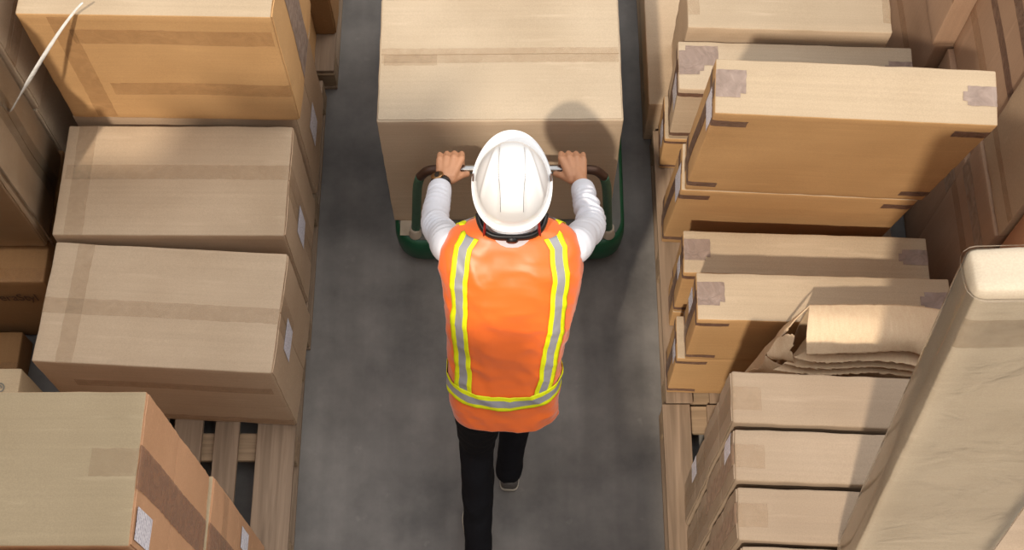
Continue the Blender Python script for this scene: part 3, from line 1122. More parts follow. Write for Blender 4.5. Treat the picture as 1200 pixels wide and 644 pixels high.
# skirt: rounded tub profile
outer = [(-0.005, 0.045), (0.0, 0.055), (0.004, 0.12), (0.0, 0.185), (-0.012, 0.2)]
rings = []
for off, z in outer:
    rings.append([bm.verts.new((x, y - ty, z)) for x, y in round_rect(-0.478 - off, 0.46 + off, 2.385 - off, 3.62 + off, 0.11 + off)])
n = len(rings[0])
for A, B in zip(rings, rings[1:]):
    for i in range(n):
        bm.faces.new((A[i], A[(i + 1) % n], B[(i + 1) % n], B[i]))
bm.faces.new(rings[0][::-1])
bm.faces.new(rings[-1])
obj('platform_skirt', bm, GREEN, trol, True)
bm = bmesh.new()
prism(bm, [(x, y - ty) for x, y in round_rect(-0.462, 0.444, 2.402, 3.604, 0.095)], 0.2005, 0.206)
obj('deck_mat', bm, DECK, trol)
bm = bmesh.new()
add_box(bm, -0.455, -0.405, 2.42 - ty, 3.55 - ty, 0.2065, 0.2095, 0.001)
obj('pale_strip', bm, plain('pale_worn_strip', (186, 172, 150), 0.7, var=0.2), trol)
# handle
tb = [(-0.392, 2.425, 0.21), (-0.372, 2.41, 0.45), (-0.348, 2.352, 0.75), (-0.330, 2.336, 0.865), (-0.296, 2.332, 0.918), (-0.235, 2.332, 0.928)]
for sgn in (-1, 1):
    bm = bmesh.new()
    tube(bm, [(-p[0] * sgn if sgn > 0 else p[0], p[1] - ty, p[2], 0.0175) for p in tb[:4]], 16, 16)
    obj('handle_leg', bm, GREEN_WORN, trol, True)
    bm = bmesh.new()
    tube(bm, [(-p[0] * sgn if sgn > 0 else p[0], p[1] - ty, p[2], 0.0172) for p in tb[3:]], 16, 16)
    obj('handle_bend', bm, RUST, trol, True)
    bm = bmesh.new()
    x = 0.392 * sgn
    tube(bm, [(x, 2.425 - ty, 0.207, 0.026), (x, 2.425 - ty, 0.212, 0.026), (x - 0.001 * sgn, 2.4245 - ty, 0.25, 0.0215), (x - 0.002 * sgn, 2.424 - ty, 0.275, 0.0205)], 16)
    obj('tube_socket', bm, CREAM, trol, True)
bm = bmesh.new()
tube(bm, [(-0.24, 2.332 - ty, 0.928, 0.0165), (-0.1, 2.332 - ty, 0.928, 0.0165), (0.1, 2.332 - ty, 0.928, 0.0165), (0.24, 2.332 - ty, 0.928, 0.0165)], 18, 12)
obj('handle_grip', bm, CHROME, trol, True)
for x in (-0.36, 0.34):
    for y in (2.55, 3.45):
        bm = bmesh.new()
        tube(bm, [(x - 0.018, y - ty, 0.045, 0.03), (x - 0.016, y - ty, 0.045, 0.044), (x + 0.016, y - ty, 0.045, 0.044), (x + 0.018, y - ty, 0.045, 0.03)], 24)
        obj('caster_wheel', bm, RUBBER, trol)

carton('large box loaded on the green trolley in front of the worker, tape along its top', -0.482, 0.395, 2.487, 3.01, 0.212, 1.0, K_PALE,
       [('flaps', 'top', 'u', 0.53), ('tape', 'top', 0.01, 0.99, 0.46, 0.58, T_CLEAR), ('tape', 'top', 0.02, 0.24, 0.44, 0.53, T_CLEAR)], rz=0.006, wear=0.002)
carton('second box on the trolley, just visible past the far edge of the large one', -0.44, 0.39, 3.025, 3.5, 0.212, 1.02, K_GOLD, [('flaps', 'top', 'u')])

# ------------------------------------------------------------------ the worker
SKIN = plain('skin', (202, 148, 112), 0.5, var=0.08, scale=30, bump=0.05)
ORANGE = plain('hi_vis_orange', (255, 114, 28), 0.42, var=0.04, scale=12, spec=0.7)
ORANGE.node_tree.nodes['Principled BSDF'].inputs['Sheen Weight'].default_value = 0.35
YELLOW = plain('hi_vis_yellow', (232, 240, 10), 0.55, var=0.03)
SILVER = plain('reflective_silver', (156, 156, 160), 0.42, var=0.06, scale=60)
SHIRT = plain('white_shirt', (226, 228, 236), 0.8, var=0.02)
JEANS = plain('black_denim', (20, 20, 24), 0.85, var=0.3, scale=90, spec=0.2)
HAT = plain('white_hard_hat', (240, 240, 240), 0.22, var=0.01, coat=0.3)
BLACK = plain('black_plastic', (24, 22, 24), 0.45, var=0.1)
RED = plain('red_plastic', (150, 24, 22), 0.4, var=0.1)
HAIR = plain('dark_hair', (24, 20, 18), 0.6, var=0.4, scale=120)
SHOE = plain('grey_canvas', (96, 92, 88), 0.8, var=0.15, scale=60)
SOLE = plain('cream_sole', (196, 188, 172), 0.7, var=0.1)

sh = {-1: Vector((-0.193, 1.838, 1.325)), 1: Vector((0.193, 1.838, 1.325))}
el = {-1: Vector((-0.256, 2.03, 1.12)), 1: Vector((0.262, 2.02, 1.12))}
wr = {-1: Vector((-0.250, 2.244, 0.985)), 1: Vector((0.243, 2.244, 0.985))}
hipc = Vector((-0.02, 1.515, 0.92))
neckb = Vector((0, 1.845, 1.43))
headc = Vector((0, 1.905, 1.585))
hips = {-1: Vector((-0.105, 1.51, 0.88)), 1: Vector((0.068, 1.525, 0.88))}
knee = {-1: Vector((-0.125, 1.46, 0.485)), 1: Vector((0.035, 1.715, 0.49))}
ankle = {-1: Vector((-0.125, 1.155, 0.15)), 1: Vector((-0.012, 1.475, 0.10))}
toe = {-1: Vector((-0.150, 1.345, 0.035)), 1: Vector((0.0, 1.665, 0.035))}
HR = Matrix.Rotation(math.radians(-16), 3, 'X')      # face turned down a little

worker = None
bm = bmesh.new()
tube(bm, [(-0.02, 1.55, 0.92, 0.12, 0.07), (-0.015, 1.60, 1.02, 0.125, 0.08), (0, 1.72, 1.2, 0.155, 0.09), (0, 1.80, 1.34, 0.15, 0.07), (*neckb, 0.055, 0.05), (0, 1.862, 1.47, 0.052, 0.052), (0, 1.88, 1.53, 0.05, 0.052)], 20, 24, up=Vector((0, 1, 0)))
ellipsoid(bm, (-0.02, 1.54, 0.90), (0.13, 0.065, 0.09))
# head: skull, face, jaw, brow, nose, lips, ears
H = lambda x, y, z: tuple(headc + HR @ Vector((x, y, z)))
ellipsoid(bm, H(0, -0.012, 0.035), (0.074, 0.094, 0.09), HR)
ellipsoid(bm, H(0, 0.035, -0.035), (0.06, 0.055, 0.08), HR)
ellipsoid(bm, H(0, 0.055, -0.085), (0.035, 0.034, 0.03), HR)
ellipsoid(bm, H(0, 0.076, 0.022), (0.055, 0.018, 0.012), HR)
capsule(bm, H(0, 0.086, 0.012), H(0, 0.106, -0.028), 0.008, 0.013)
ellipsoid(bm, H(0, 0.086, -0.056), (0.024, 0.011, 0.006), HR)
ellipsoid(bm, H(0, 0.084, -0.067), (0.021, 0.012, 0.007), HR)
for s in (-1, 1):
    ellipsoid(bm, H(0.077 * s, -0.005, -0.01), (0.010, 0.020, 0.032), HR)
    ellipsoid(bm, H(0.04 * s, 0.072, -0.025), (0.02, 0.015, 0.016), HR)
for s in (-1, 1):
    capsule(bm, sh[s], el[s], 0.036, 0.030)
    capsule(bm, el[s], wr[s], 0.030, 0.0255)
    # hand --------------------------------------------------------------
    off = Vector((-0.008 if s < 0 else 0.004, 0, 0))
    G = lambda x, y, z: Vector((s * (0.212 + (x - 0.212) * 1.16), 2.332 + (y - 2.36) * 1.1, 0.928 + (z - 0.928) * 1.1)) + off
    # palm block between wrist and knuckles
    capsule(bm, wr[s], G(0.222, 2.325, 0.974), 0.026, 0.021)
    capsule(bm, G(0.236, 2.31, 0.974), G(0.243, 2.372, 0.968), 0.019, 0.0125)
    capsule(bm, G(0.226, 2.31, 0.976), G(0.222, 2.376, 0.972), 0.019, 0.0128)
    capsule(bm, G(0.214, 2.31, 0.976), G(0.199, 2.378, 0.973), 0.019, 0.0130)
    capsule(bm, G(0.204, 2.31, 0.974), G(0.177, 2.374, 0.970), 0.019, 0.0128)
    for (x, ln, r_) in ((0.1755, 0.96, 0.0108), (0.198, 1.04, 0.0112), (0.2208, 1.0, 0.0107), (0.2425, 0.86, 0.0097)):
        m0 = G(x, 2.374, 0.970)
        p1 = G(x + 0.001, 2.374 + 0.034 * ln, 0.970 - 0.026 * ln)
        p2 = G(x + 0.001, 2.360 + 0.032 * ln, 0.970 - 0.056 * ln)
        p3 = G(x, 2.360 + 0.004, 0.928 - 0.0275)
        capsule(bm, m0, p1, r_ * 1.12, r_ * 1.04)
        capsule(bm, p1, p2, r_ * 1.04, r_ * 0.95)
        capsule(bm, p2, p3, r_ * 0.95, r_ * 0.82)
    # thumb leaves the inner side of the palm and closes under the bar
    t0, t1, t2, t3 = G(0.207, 2.300, 0.970), G(0.176, 2.325, 0.952), G(0.160, 2.340, 0.932), G(0.162, 2.356, 0.9025)
    capsule(bm, t0, t1, 0.018, 0.0135)
    capsule(bm, t1, t2, 0.0128, 0.0112)
    capsule(bm, t2, t3, 0.0112, 0.0095)
for s in (-1, 1):
    capsule(bm, hips[s], knee[s], 0.07, 0.045)
    capsule(bm, knee[s], ankle[s], 0.043, 0.033)
    capsule(bm, ankle[s] + Vector((0, -0.01, -0.03)), toe[s], 0.03, 0.024)
me = remeshed(bm, 0.0036, 3, 0.5)
worker = obj_me('person', me, SKIN, None, True)
worker['label'] = 'person in white hard hat and orange vest pushing the trolley, walking away'
worker['category'] = 'person'

# hair: short, under the helmet
bm = bmesh.new()
ellipsoid(bm, H(0, -0.022, 0.03), (0.08, 0.094, 0.092), HR)
ellipsoid(bm, H(0, -0.055, -0.02), (0.064, 0.055, 0.065), HR)
me = remeshed(bm, 0.006, 1)
displace(me, lambda p, n: 0.002 * nz3(p, 90))
obj_me('hair', me, HAIR, worker, True)

# shirt -------------------------------------------------------------------
bm = bmesh.new()
tube(bm, [(-0.018, 1.56, 0.95, 0.145, 0.075), (-0.015, 1.61, 1.03, 0.15, 0.085), (0, 1.72, 1.2, 0.18, 0.105), (0, 1.81, 1.335, 0.178, 0.08), (0, 1.845, 1.40, 0.125, 0.066), (0, 1.852, 1.43, 0.075, 0.06), (0, 1.858, 1.455, 0.066, 0.06)], 24, 26, up=Vector((0, 1, 0)))
for s in (-1, 1):
    a, b, c = sh[s], el[s], wr[s]
    tube(bm, [(*(a + Vector((-0.05 * s, -0.015, 0.0))), 0.05, 0.052), (*a, 0.058, 0.060), (*(a.lerp(b, 0.45)), 0.052, 0.055), (*(b + Vector((0.002 * s, -0.004, 0))), 0.047, 0.049), (*(b.lerp(c, 0.45)), 0.043, 0.044), (*(b.lerp(c, 0.75)), 0.0395, 0.039), (*(b.lerp(c, 0.86)), 0.037, 0.0355)], 22, 34)
me = remeshed(bm, 0.0055, 3)


def shirt_wr(p, n):
    s = -1 if p.x < 0 else 1
    a, b, c = sh[s], el[s], wr[s]
    best = None
    for q, r, base in ((a, b, 0.0), (b, c, 0.31)):
        d = r - q
        t = max(0, min(1, (p - q).dot(d) / d.length_squared))
        dist = (q + d * t - p).length
        if best is None or dist < best[0]:
            best = (dist, base + t * d.length)
    if abs(p.x) < 0.15 or best[0] > 0.1:
        return 0.003 * nz3(p, 11)
    u = best[1]
    ph = 2.6 * nz3(p, 9, 4.0 + s)
    near = math.exp(-((u - 0.30) / 0.12) ** 2)
    w_ = math.sin(u * 150 + ph * 3.0)
    cuff = 0.003 if u > 0.55 else 0
    return (0.0022 + 0.0045 * near) * w_ * (0.5 + nz3(p, 6, 9.0)) + 0.004 * nz3(p, 14, 2.0) + cuff


displace(me, shirt_wr)
shirt = obj_me('shirt', me, SHIRT, worker, True)
for s in (-1, 1):
    b, c = el[s], wr[s]
    bm = bmesh.new()
    tube(bm, [(*(b.lerp(c, 0.68)), 0.037, 0.036), (*(b.lerp(c, 0.70)), 0.0425, 0.042), (*(b.lerp(c, 0.80)), 0.042, 0.041), (*(b.lerp(c, 0.885)), 0.040, 0.038), (*(b.lerp(c, 0.893)), 0.036, 0.034), (*(b.lerp(c, 0.8)), 0.034, 0.032)], 24, 26, cap=False)
    obj('cuff', bm, SHIRT, shirt, True)
bm = bmesh.new()
tube(bm, [(0, 1.842, 1.425, 0.082, 0.064), (0, 1.85, 1.455, 0.074, 0.064), (0, 1.858, 1.485, 0.07, 0.066), (0, 1.862, 1.487, 0.062, 0.06), (0, 1.856, 1.45, 0.062, 0.056)], 28, 14, cap=False, up=Vector((0, 1, 0)))
obj('collar', bm, SHIRT, shirt, True)

# trousers ----------------------------------------------------------------
bm = bmesh.new()
tube(bm, [(-0.018, 1.585, 0.985, 0.15, 0.08), (-0.02, 1.55, 0.93, 0.16, 0.085), (-0.02, 1.535, 0.87, 0.155, 0.085), (-0.02, 1.53, 0.83, 0.12, 0.07)], 24, 10, up=Vector((0, 1, 0)))
for s in (-1, 1):
    a, b, c = hips[s], knee[s], ankle[s]
    r = 1.0
    tube(bm, [(*(a + Vector((0, 0.02, 0.03))), 0.088, 0.078), (*a.lerp(b, 0.25), 0.089, 0.086), (*a.lerp(b, 0.6), 0.078, 0.08), (*b, 0.062, 0.066), (*b.lerp(c, 0.3), 0.060, 0.066), (*b.lerp(c, 0.7), 0.053, 0.055), (*b.lerp(c, 1.02), 0.050, 0.052), (*(c + Vector((0, 0.004, -0.012))), 0.046, 0.049)], 22, 30, up=Vector((0, 1, 0)))
me = remeshed(bm, 0.0065, 3)
displace(me, lambda p, n: 0.004 * nz3((p.x, p.y, p.z * 2.2), 12, 3.0) + 0.003 * math.sin(p.z * 60 + 5 * nz3(p, 8, 1.0)) * (0.5 + nz3(p, 7, 6.0)))
trs = obj_me('trousers', me, JEANS, worker, True)
# shoes -------------------------------------------------------------------
for s in (-1, 1):
    heel = ankle[s] + Vector((0, -0.025, 0))
    hz = 0.0 if s > 0 else 0.085
    hl = Vector((ankle[s].x, ankle[s].y - 0.062, hz))
    tp = Vector((toe[s].x, toe[s].y + 0.02, 0.0))
    shoe = thing('shoe', '', '', (0, 0, 0))
    del shoe['label'], shoe['category']
    shoe.parent = worker
    ax = (tp - hl)
    side = Vector((ax.y, -ax.x, 0)).normalized()

    def P(t, h, w):
        bend = 0.0
        c = hl.lerp(tp, t)
        if s < 0:      # heel lifted, ball of the foot flat on the floor
            c.z = hz * max(0, 1 - t / 0.68) ** 1.25
        return c + Vector((0, 0, h))
    bm = bmesh.new()
    outl = [(0.0, 0.016), (0.03, 0.03), (0.12, 0.036), (0.35, 0.036), (0.6, 0.043), (0.78, 0.046), (0.92, 0.036), (0.985, 0.02), (1.0, 0.008)]
    A = []
    for (t, w) in cr(outl, 26):
        A.append((t, w))
    rr = []
    for t, w in A:
        rr.append([bm.verts.new(P(t, z, 0) + side * x) for x, z in ((-w, 0.001), (-w * 1.05, 0.012), (-w, 0.026), (w, 0.026), (w * 1.05, 0.012), (w, 0.001))])
    for a_, b_ in zip(rr, rr[1:]):
        for i in range(6):
            bm.faces.new((a_[i], a_[(i + 1) % 6], b_[(i + 1) % 6], b_[i]))
    bm.faces.new(rr[0])
    bm.faces.new(rr[-1][::-1])
    obj('sole', bm, SOLE, shoe, True)
    bm = bmesh.new()
    rings = []
    top = [(0.0, 0.085), (0.05, 0.098), (0.2, 0.095), (0.35, 0.09), (0.5, 0.078), (0.7, 0.06), (0.85, 0.05), (0.95, 0.04), (1.0, 0.03)]
    tt = cr(top, 26)
    for (t, w), (t2, hh) in zip(A, tt):
        w = w * 0.95 + 0.001
        rings.append([bm.verts.new(P(t * 0.985 + 0.007, 0.024 + (hh - 0.024) * math.sin(PI * k / 10) ** 0.7, 0) + side * (w * math.cos(PI * k / 10))) for k in range(11)])
    for a_, b_ in zip(rings, rings[1:]):
        for i in range(10):
            bm.faces.new((a_[i], a_[i + 1], b_[i + 1], b_[i]))
    bm.faces.new(rings[0])
    bm.faces.new(rings[-1][::-1])
    for a_, b_ in zip(rings, rings[1:]):
        bm.faces.new((a_[10], a_[0], b_[0], b_[10]))
    obj('upper', bm, SHOE, shoe, True)

# vest --------------------------------------------------------------------
VS = [  # v, x, y, z, half width, half depth
    (0.00, -0.024, 1.495, 0.795, 0.178, 0.128),
    (0.18, -0.026, 1.535, 0.875, 0.184, 0.130),
    (0.36, -0.024, 1.595, 0.985, 0.185, 0.122),
    (0.58, -0.010, 1.695, 1.155, 0.201, 0.126),
    (0.72, 0.000, 1.762, 1.262, 0.222, 0.124),
    (0.84, 0.000, 1.812, 1.340, 0.220, 0.110),
    (0.93, 0.000, 1.845, 1.400, 0.190, 0.082),
    (0.975, 0.000, 1.858, 1.428, 0.135, 0.064),
    (1.00, 0.000, 1.862, 1.446, 0.090, 0.064)]


def vst(v):
    for a, b in zip(VS, VS[1:]):
        if v <= b[0] or b is VS[-1]:
            f = (v - a[0]) / (b[0] - a[0])
            f = max(0, min(1, f))
            i = VS.index(a)
            p0, p3 = VS[max(i - 1, 0)], VS[min(i + 2, len(VS) - 1)]

            def hm(k):
                m0 = (b[k] - p0[k]) / max(1e-6, b[0] - p0[0]) * (b[0] - a[0])
                m1 = (p3[k] - a[k]) / max(1e-6, p3[0] - a[0]) * (b[0] - a[0])
                f2, f3 = f * f, f * f * f
                return (2 * f3 - 3 * f2 + 1) * a[k] + (f3 - 2 * f2 + f) * m0 + (-2 * f3 + 3 * f2) * b[k] + (f3 - f2) * m1
            return [hm(k) for k in range(1, 6)]


def axis_at(v):
    t = min(1, max(0, (v - 0.7) / 0.3))
    a = Vector((0, 0.49, 0.872)).lerp(Vector((0, 0.42, 0.908)), t)
    return a.normalized()


EX = 2.8


def vest_pt(u, v, off=0.0):
    """u: angle, 90 deg = middle of the back"""
    x, y, z, w, d = vst(v)
    a = axis_at(v)
    e2 = Vector((0, -a.z, a.y))
    c, s = math.cos(u), math.sin(u)
    X = (w + off) * math.copysign(abs(c) ** (2 / EX), c)
    B = (d + off) * math.copysign(abs(s) ** (2 / EX), s)
    p = Vector((x + X, y, z)) + e2 * B
    fade = min(1, (1 - v) * 6)
    rg = 1 - abs(nz3((p.x + p.z * 0.7, p.z * 0.55 - p.x * 0.3, p.y), 13, 11.0)) * 2
    k = 0.010 * nz3((p.x * 1.0, p.y, p.z * 0.8), 8.5, 5.0) + 0.005 * rg * abs(rg) + 0.004 * nz3((p.x + p.z * 0.6, p.z, p.y), 22, 8.0) + 0.0016 * nz3(p, 55, 2.0)
    # long soft folds running down from the shoulder blades
    k += 0.004 * math.sin(9 * (p.x * 2.2 + p.z) + 4 * nz3(p, 5, 1.0)) * (0.4 + nz3(p, 4, 3.0))
    rad = Vector((X / max(w, 1e-3) * d, 0, 0)) + e2 * (B / max(d, 1e-3) * w)
    if rad.length > 1e-6:
        p += rad.normalized() * k * fade
    return p


bm = bmesh.new()
NU, NV = 96, 110
rows = []
for j in range(NV + 1):
    v = j / NV
    rows.append([bm.verts.new(vest_pt(2 * PI * i / NU, v)) for i in range(NU)])
for a, b in zip(rows, rows[1:]):
    for i in range(NU):
        bm.faces.new((a[i], a[(i + 1) % NU], b[(i + 1) % NU], b[i]))
vest = obj('vest', bm, ORANGE, worker, True)
sm = vest.modifiers.new('cloth', 'SOLIDIFY')
sm.thickness = 0.003
sm.offset = -1
vest['label'] = 'orange hi-vis vest'


def u_for_x(X, v):
    x, y, z, w, d = vst(v)
    t = max(-0.995, min(0.995, (X - x) / w))
    c = math.copysign(abs(t) ** (EX / 2), t)
    return math.acos(c)


def stripe(samples, name):
    """samples: list of 4 edge points lists -> yellow, silver, yellow ribbon"""
    bm = bmesh.new()
    pr = None
    sub = 3
    for S in samples:
        row = []
        for k in range(len(S)):
            row.append(bm.verts.new(S[k]))
        if pr:
            m = len(row)
            for k in range(m - 1):
                f = bm.faces.new((pr[k], pr[k + 1], row[k + 1], row[k]))
                q = k / (m - 1)
                f.material_index = 0 if (q < 0.27 or q >= 0.72) else 1
        pr = row
    o = obj(name, bm, [YELLOW, SILVER], vest, True)
    s_ = o.modifiers.new('tape', 'SOLIDIFY')
    s_.thickness = 0.0012
    s_.offset = 1
    o['label'] = 'silver band edged in yellow'
    return o


def lerp_table(tab, v):
    for (a, x), (b, y) in zip(tab, tab[1:]):
        if v <= b:
            return x + (y - x) * max(0, (v - a)) / (b - a)
    return tab[-1][1]


LT = [(0.2, -0.158), (0.36, -0.155), (0.6, -0.163), (0.8, -0.160), (0.93, -0.146), (0.985, -0.118)]
RT = [(0.2, 0.092), (0.30, 0.096), (0.36, 0.108), (0.45, 0.117), (0.6, 0.134), (0.8, 0.146), (0.93, 0.140), (0.985, 0.112)]
for tab in (LT, RT):
    smp = []
    for j in range(90):
        v = 0.27 + (0.97 - 0.27) * j / 89
        xc = lerp_table(tab, v) + 0.003 * nz3((v, 1, 2), 14)
        xs = [xc + (k / 11 - 0.5) * 0.052 for k in range(12)]
        smp.append([vest_pt(u_for_x(x, v), v, 0.0035) for x in xs])
    stripe(smp, 'reflective_stripe')
    # over the shoulder and down the front
    smp = []
    for j in range(60):
        v = 0.97 - (0.97 - 0.29) * j / 59
        xc = lerp_table(tab, v)
        xs = [xc + (0.5 - k / 11) * 0.052 for k in range(12)]
        smp.append([vest_pt(-u_for_x(x, v), v, 0.0035) for x in xs])
    stripe(smp, 'reflective_stripe')
smp = []
for i in range(161):
    u = 2 * PI * i / 160
    smp.append([vest_pt(u, 0.205 + 0.045 * math.cos(u) ** 2 + 0.080 * k / 11, 0.0045) for k in range(12)])
stripe(smp, 'reflective_band')

# hard hat ----------------------------------------------------------------
hat = thing('hard_hat', '', '', (0, 0, 0))
del hat['category']
hat['label'] = 'white ridged hard hat'
hat.parent = worker
TB = math.radians(13)
HM = Matrix.Translation((0, 1.917, 1.614)) @ Matrix.Rotation(TB, 4, 'X')
hat.matrix_local = HM
RX, RYF, RYB, HH = 0.109, 0.118, 0.136, 0.135


def hat_pt(th, r, off=0.0):
    """dome: r 0 at crown, 1 at the base line"""
    c, s = math.cos(th), math.sin(th)
    ry = RYF if s > 0 else RYB
    q = 2.25
    k = (abs(c) ** q + abs(s) ** q) ** (-1 / q)
    x, y = RX * r * c * k, ry * r * s * k
    x *= 1 - 0.13 * max(0, y / RYF) ** 1.4
    z = HH * max(0, 1 - r ** 2.5) ** 0.62
    e = 0.0
    # raised middle panel between two seams
    lim = 0.036 - 0.05 * max(0, y) * 0.35 + 0.0
    lim = 0.037 + 0.02 * (-y) * 0.6
    t = (lim - abs(x)) / 0.004
    env = max(0, min(1, (0.93 - r) * 9))
    e += 0.0038 * max(0, min(1, t + 0.5)) * env
    # diagonal side ribs: from front of the panel to the rear sides
    yl = 0.088 - (abs(x) - 0.040) * 3.0
    dist = (y - yl) / math.sqrt(1 + 9)
    if abs(x) > 0.040:
        e += 0.0042 * math.exp(-(dist / 0.006) ** 2) * max(0, min(1, (abs(x) - 0.038) * 60)) * max(0, min(1, (0.97 - r) * 14))
    n = Vector((x / RX ** 2, y / ry ** 2, z / HH ** 2 + 1e-4)).normalized()
    return Vector((x, y, z)) + n * (e + off)


bm = bmesh.new()
NT, NR = 128, 44
crown = bm.verts.new(hat_pt(0, 0))
rows = []
for j in range(1, NR + 1):
    r = (j / NR) ** 0.8
    rows.append([bm.verts.new(hat_pt(2 * PI * i / NT, r)) for i in range(NT)])


def brim_ext(th):
    s = math.sin(th)
    f = max(0, s)
    return 0.012 + 0.034 * (f ** 3.2) + (0.006 * max(0, -s) ** 2)


# brim profile: out, up lip, down
for (fo, dz) in ((0.12, -0.004), (0.55, -0.008), (0.93, -0.012), (1.0, -0.010), (1.03, -0.014), (1.0, -0.019), (0.5, -0.014), (0.0, -0.010)):
    row = []
    for i in range(NT):
        th = 2 * PI * i / NT
        b = hat_pt(th, 1.0)
        d = Vector((b.x, b.y, 0)).normalized()
        ext = brim_ext(th) * fo
        row.append(bm.verts.new(Vector((b.x, b.y, 0)) + d * ext + Vector((0, 0, dz - (0.008 * max(0, math.sin(th)) ** 2) * fo))))
    rows.append(row)
for i in range(NT):
    bm.faces.new((crown, rows[0][i], rows[0][(i + 1) % NT]))
for a, b in zip(rows, rows[1:]):
    for i in range(NT):
        bm.faces.new((a[i], a[(i + 1) % NT], b[(i + 1) % NT], b[i]))
obj('shell', bm, HAT, hat, True)
# seams beside the middle panel, vents, side slots
for s in (-1, 1):
    bm = bmesh.new()
    for k in range(15):
        y = 0.068 - 0.0062 * k
        x = s * 0.0395
        r = None
        # find dome height by marching
        best = min(((hat_pt(math.atan2(y, x) if True else 0, q / 200), q) for q in range(20, 200)), key=lambda a: (Vector((a[0].x, a[0].y)) - Vector((x, y))).length)
        p = best[0]
        bmesh.ops.create_uvsphere(bm, u_segments=8, v_segments=6, radius=0.0015, matrix=Matrix.Translation(p))
    obj('vent_holes', bm, plain('vent_shadow', (120, 120, 122), 0.8), hat)
    bm = bmesh.new()
    pts = []
    for k in range(14):
        y = -0.024 - 0.0066 * k
        x = s * (0.0395 + 0.012 * max(0, -y) * 0.6)
        best = min((hat_pt(math.atan2(y, x), q / 200) for q in range(20, 200)), key=lambda a: (Vector((a.x, a.y)) - Vector((x, y))).length)
        pts.append((*(best + Vector((0, 0, -0.0004))), 0.0011))
    tube(bm, pts, 6)
    obj('seam_groove', bm, plain('vent_shadow', (120, 120, 122), 0.8), hat)
    bm = bmesh.new()
    add_box(bm, -0.0022, 0.0022, -0.0115, 0.0115, -0.003, 0.004, 0.001)
    so = obj('accessory_slot', bm, plain('slot_brown', (92, 66, 52), 0.7), hat)
    b = hat_pt(0 if s > 0 else PI, 0.995)
    so.location = (s * (RX + 0.0075), 0.012, -0.0035)
    so['label'] = 'brown slot'
# suspension band at the nape
bm = bmesh.new()
pts = []
for k in range(31):
    a = math.radians(206 + 128 * k / 30)
    c_, s_ = math.cos(a), math.sin(a)
    q = (abs(c_) ** 3.6 + abs(s_) ** 3.6) ** (-1 / 3.6)
    pts.append((0.104 * c_ * q, -0.012 + 0.138 * s_ * q, -0.094, 0.010, 0.019))
tube(bm, pts, 12, up=Vector((0, 0, 1)))
hb = obj('headband', bm, BLACK, hat, True)
bm = bmesh.new()
for s in (-1, 1):
    tube(bm, [(s * 0.076, -0.096, -0.012, 0.004, 0.014), (s * 0.080, -0.118, -0.045, 0.004, 0.015), (s * 0.083, -0.138, -0.082, 0.005, 0.016)], 10, 8)
obj('band_strap', bm, RED, hat, True)
bm = bmesh.new()
tube(bm, [(0, -0.138, -0.094, 0.012), (0, -0.152, -0.094, 0.018), (0, -0.164, -0.095, 0.018), (0, -0.167, -0.095, 0.013)], 20)
obj('ratchet_knob', bm, BLACK, hat, True)

# watch on the left wrist --------------------------------------------------
b, c = el[-1], wr[-1]
ad = (c - b).normalized()
wc = b.lerp(c, 0.985)
upv = (Vector((-0.25, 0, 1)) - ad * ad.z).normalized()
sdv = ad.cross(upv)
watch = thing('watch', '', '')
del watch['category']
watch['label'] = 'black strap wristwatch with gold rim'
watch.parent = worker
watch.matrix_local = Matrix.Translation(wc) @ Matrix((sdv, ad, upv)).transposed().to_4x4()
bm = bmesh.new()
n = 40
rr = []
for k in range(n):
    a = 2 * PI * k / n
    rr.append([bm.verts.new(((0.0335 + o) * math.cos(a), y, (0.0295 + o) * math.sin(a))) for o, y in ((0, -0.011), (0.003, -0.011), (0.003, 0.011), (0, 0.011))])
for k in range(n):
    A, B = rr[k], rr[(k + 1) % n]
    for q in range(4):
        bm.faces.new((A[q], A[(q + 1) % 4], B[(q + 1) % 4], B[q]))
obj('watch_strap', bm, BLACK, watch, True)
bm = bmesh.new()
tube(bm, [(0, 0, 0.031, 0.021), (0, 0, 0.0325, 0.0228), (0, 0, 0.039, 0.0228), (0, 0, 0.0405, 0.0205), (0, 0, 0.0395, 0.019)], 28, up=Vector((0, 1, 0)))
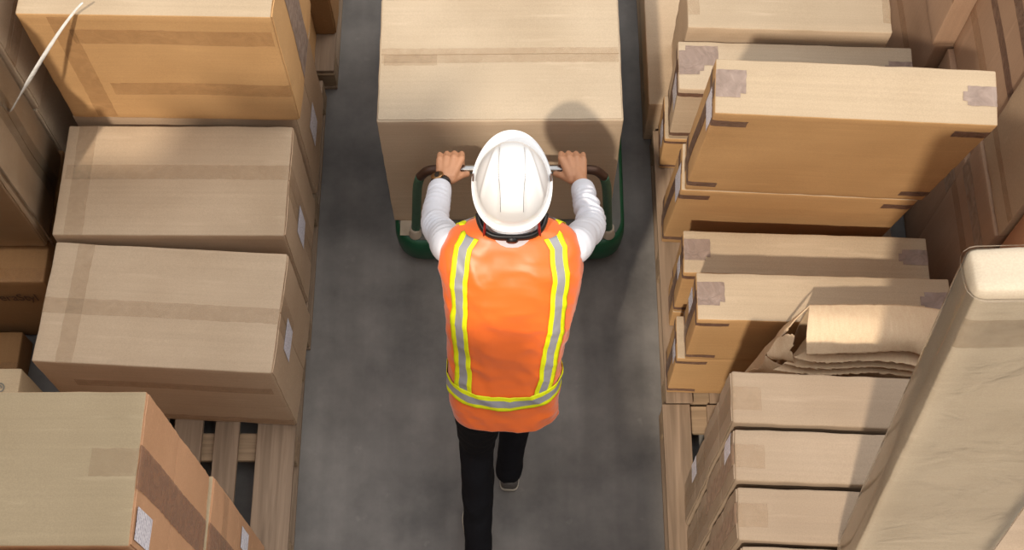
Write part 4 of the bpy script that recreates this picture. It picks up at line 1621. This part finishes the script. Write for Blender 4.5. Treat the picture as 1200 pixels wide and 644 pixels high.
obj('watch_case', bm, plain('gold_metal', (176, 138, 96), 0.3, metal=1.0), watch, True)
bm = bmesh.new()
tube(bm, [(0, 0, 0.0385, 0.0188), (0, 0, 0.0402, 0.0186)], 28, up=Vector((0, 1, 0)))
obj('watch_dial', bm, plain('black_dial', (20, 22, 26), 0.12, coat=0.6), watch)

# ------------------------------------------------------------------ light
sd = bpy.data.lights.new('sun', 'SUN')
so = bpy.data.objects.new('sun', sd)
C.objects.link(so)
sd.energy = 3.0
sd.angle = math.radians(1.8)
sd.color = (1.0, 0.88, 0.73)
so.rotation_euler = Vector((0.26, 0.59, -0.765)).to_track_quat('-Z', 'Y').to_euler()

s2 = bpy.data.lights.new('side_daylight', 'SUN')
o2 = bpy.data.objects.new('side_daylight', s2)
C.objects.link(o2)
s2.energy = 1.6
s2.angle = math.radians(70)
s2.color = (1.0, 0.95, 0.88)
o2.rotation_euler = Vector((-0.72, -0.1, -0.68)).to_track_quat('-Z', 'Y').to_euler()

w = bpy.data.worlds.new('world')
bpy.context.scene.world = w
w.use_nodes = True
nt = w.node_tree
bg = nt.nodes['Background']
tc = nt.nodes.new('ShaderNodeTexCoord')
sx = nt.nodes.new('ShaderNodeSeparateXYZ')
nt.links.new(tc.outputs['Generated'], sx.inputs[0])
rp = nt.nodes.new('ShaderNodeValToRGB')
rp.color_ramp.elements[0].position = 0.0
rp.color_ramp.elements[0].color = (0.17, 0.145, 0.12, 1)
e_ = rp.color_ramp.elements.new(0.45)
e_.color = (0.31, 0.285, 0.26, 1)
rp.color_ramp.elements[-1].position = 0.85
rp.color_ramp.elements[-1].color = (1.0, 1.0, 1.03, 1)
nt.links.new(sx.outputs['Z'], rp.inputs['Fac'])
nt.links.new(rp.outputs['Color'], bg.inputs['Color'])
bg.inputs['Strength'].default_value = 1.12

sc = bpy.context.scene
sc.view_settings.view_transform = 'Standard'
sc.view_settings.look = 'None'
sc.view_settings.gamma = 1
sc.view_settings.use_curve_mapping = False
sc.view_settings.exposure = 0.0
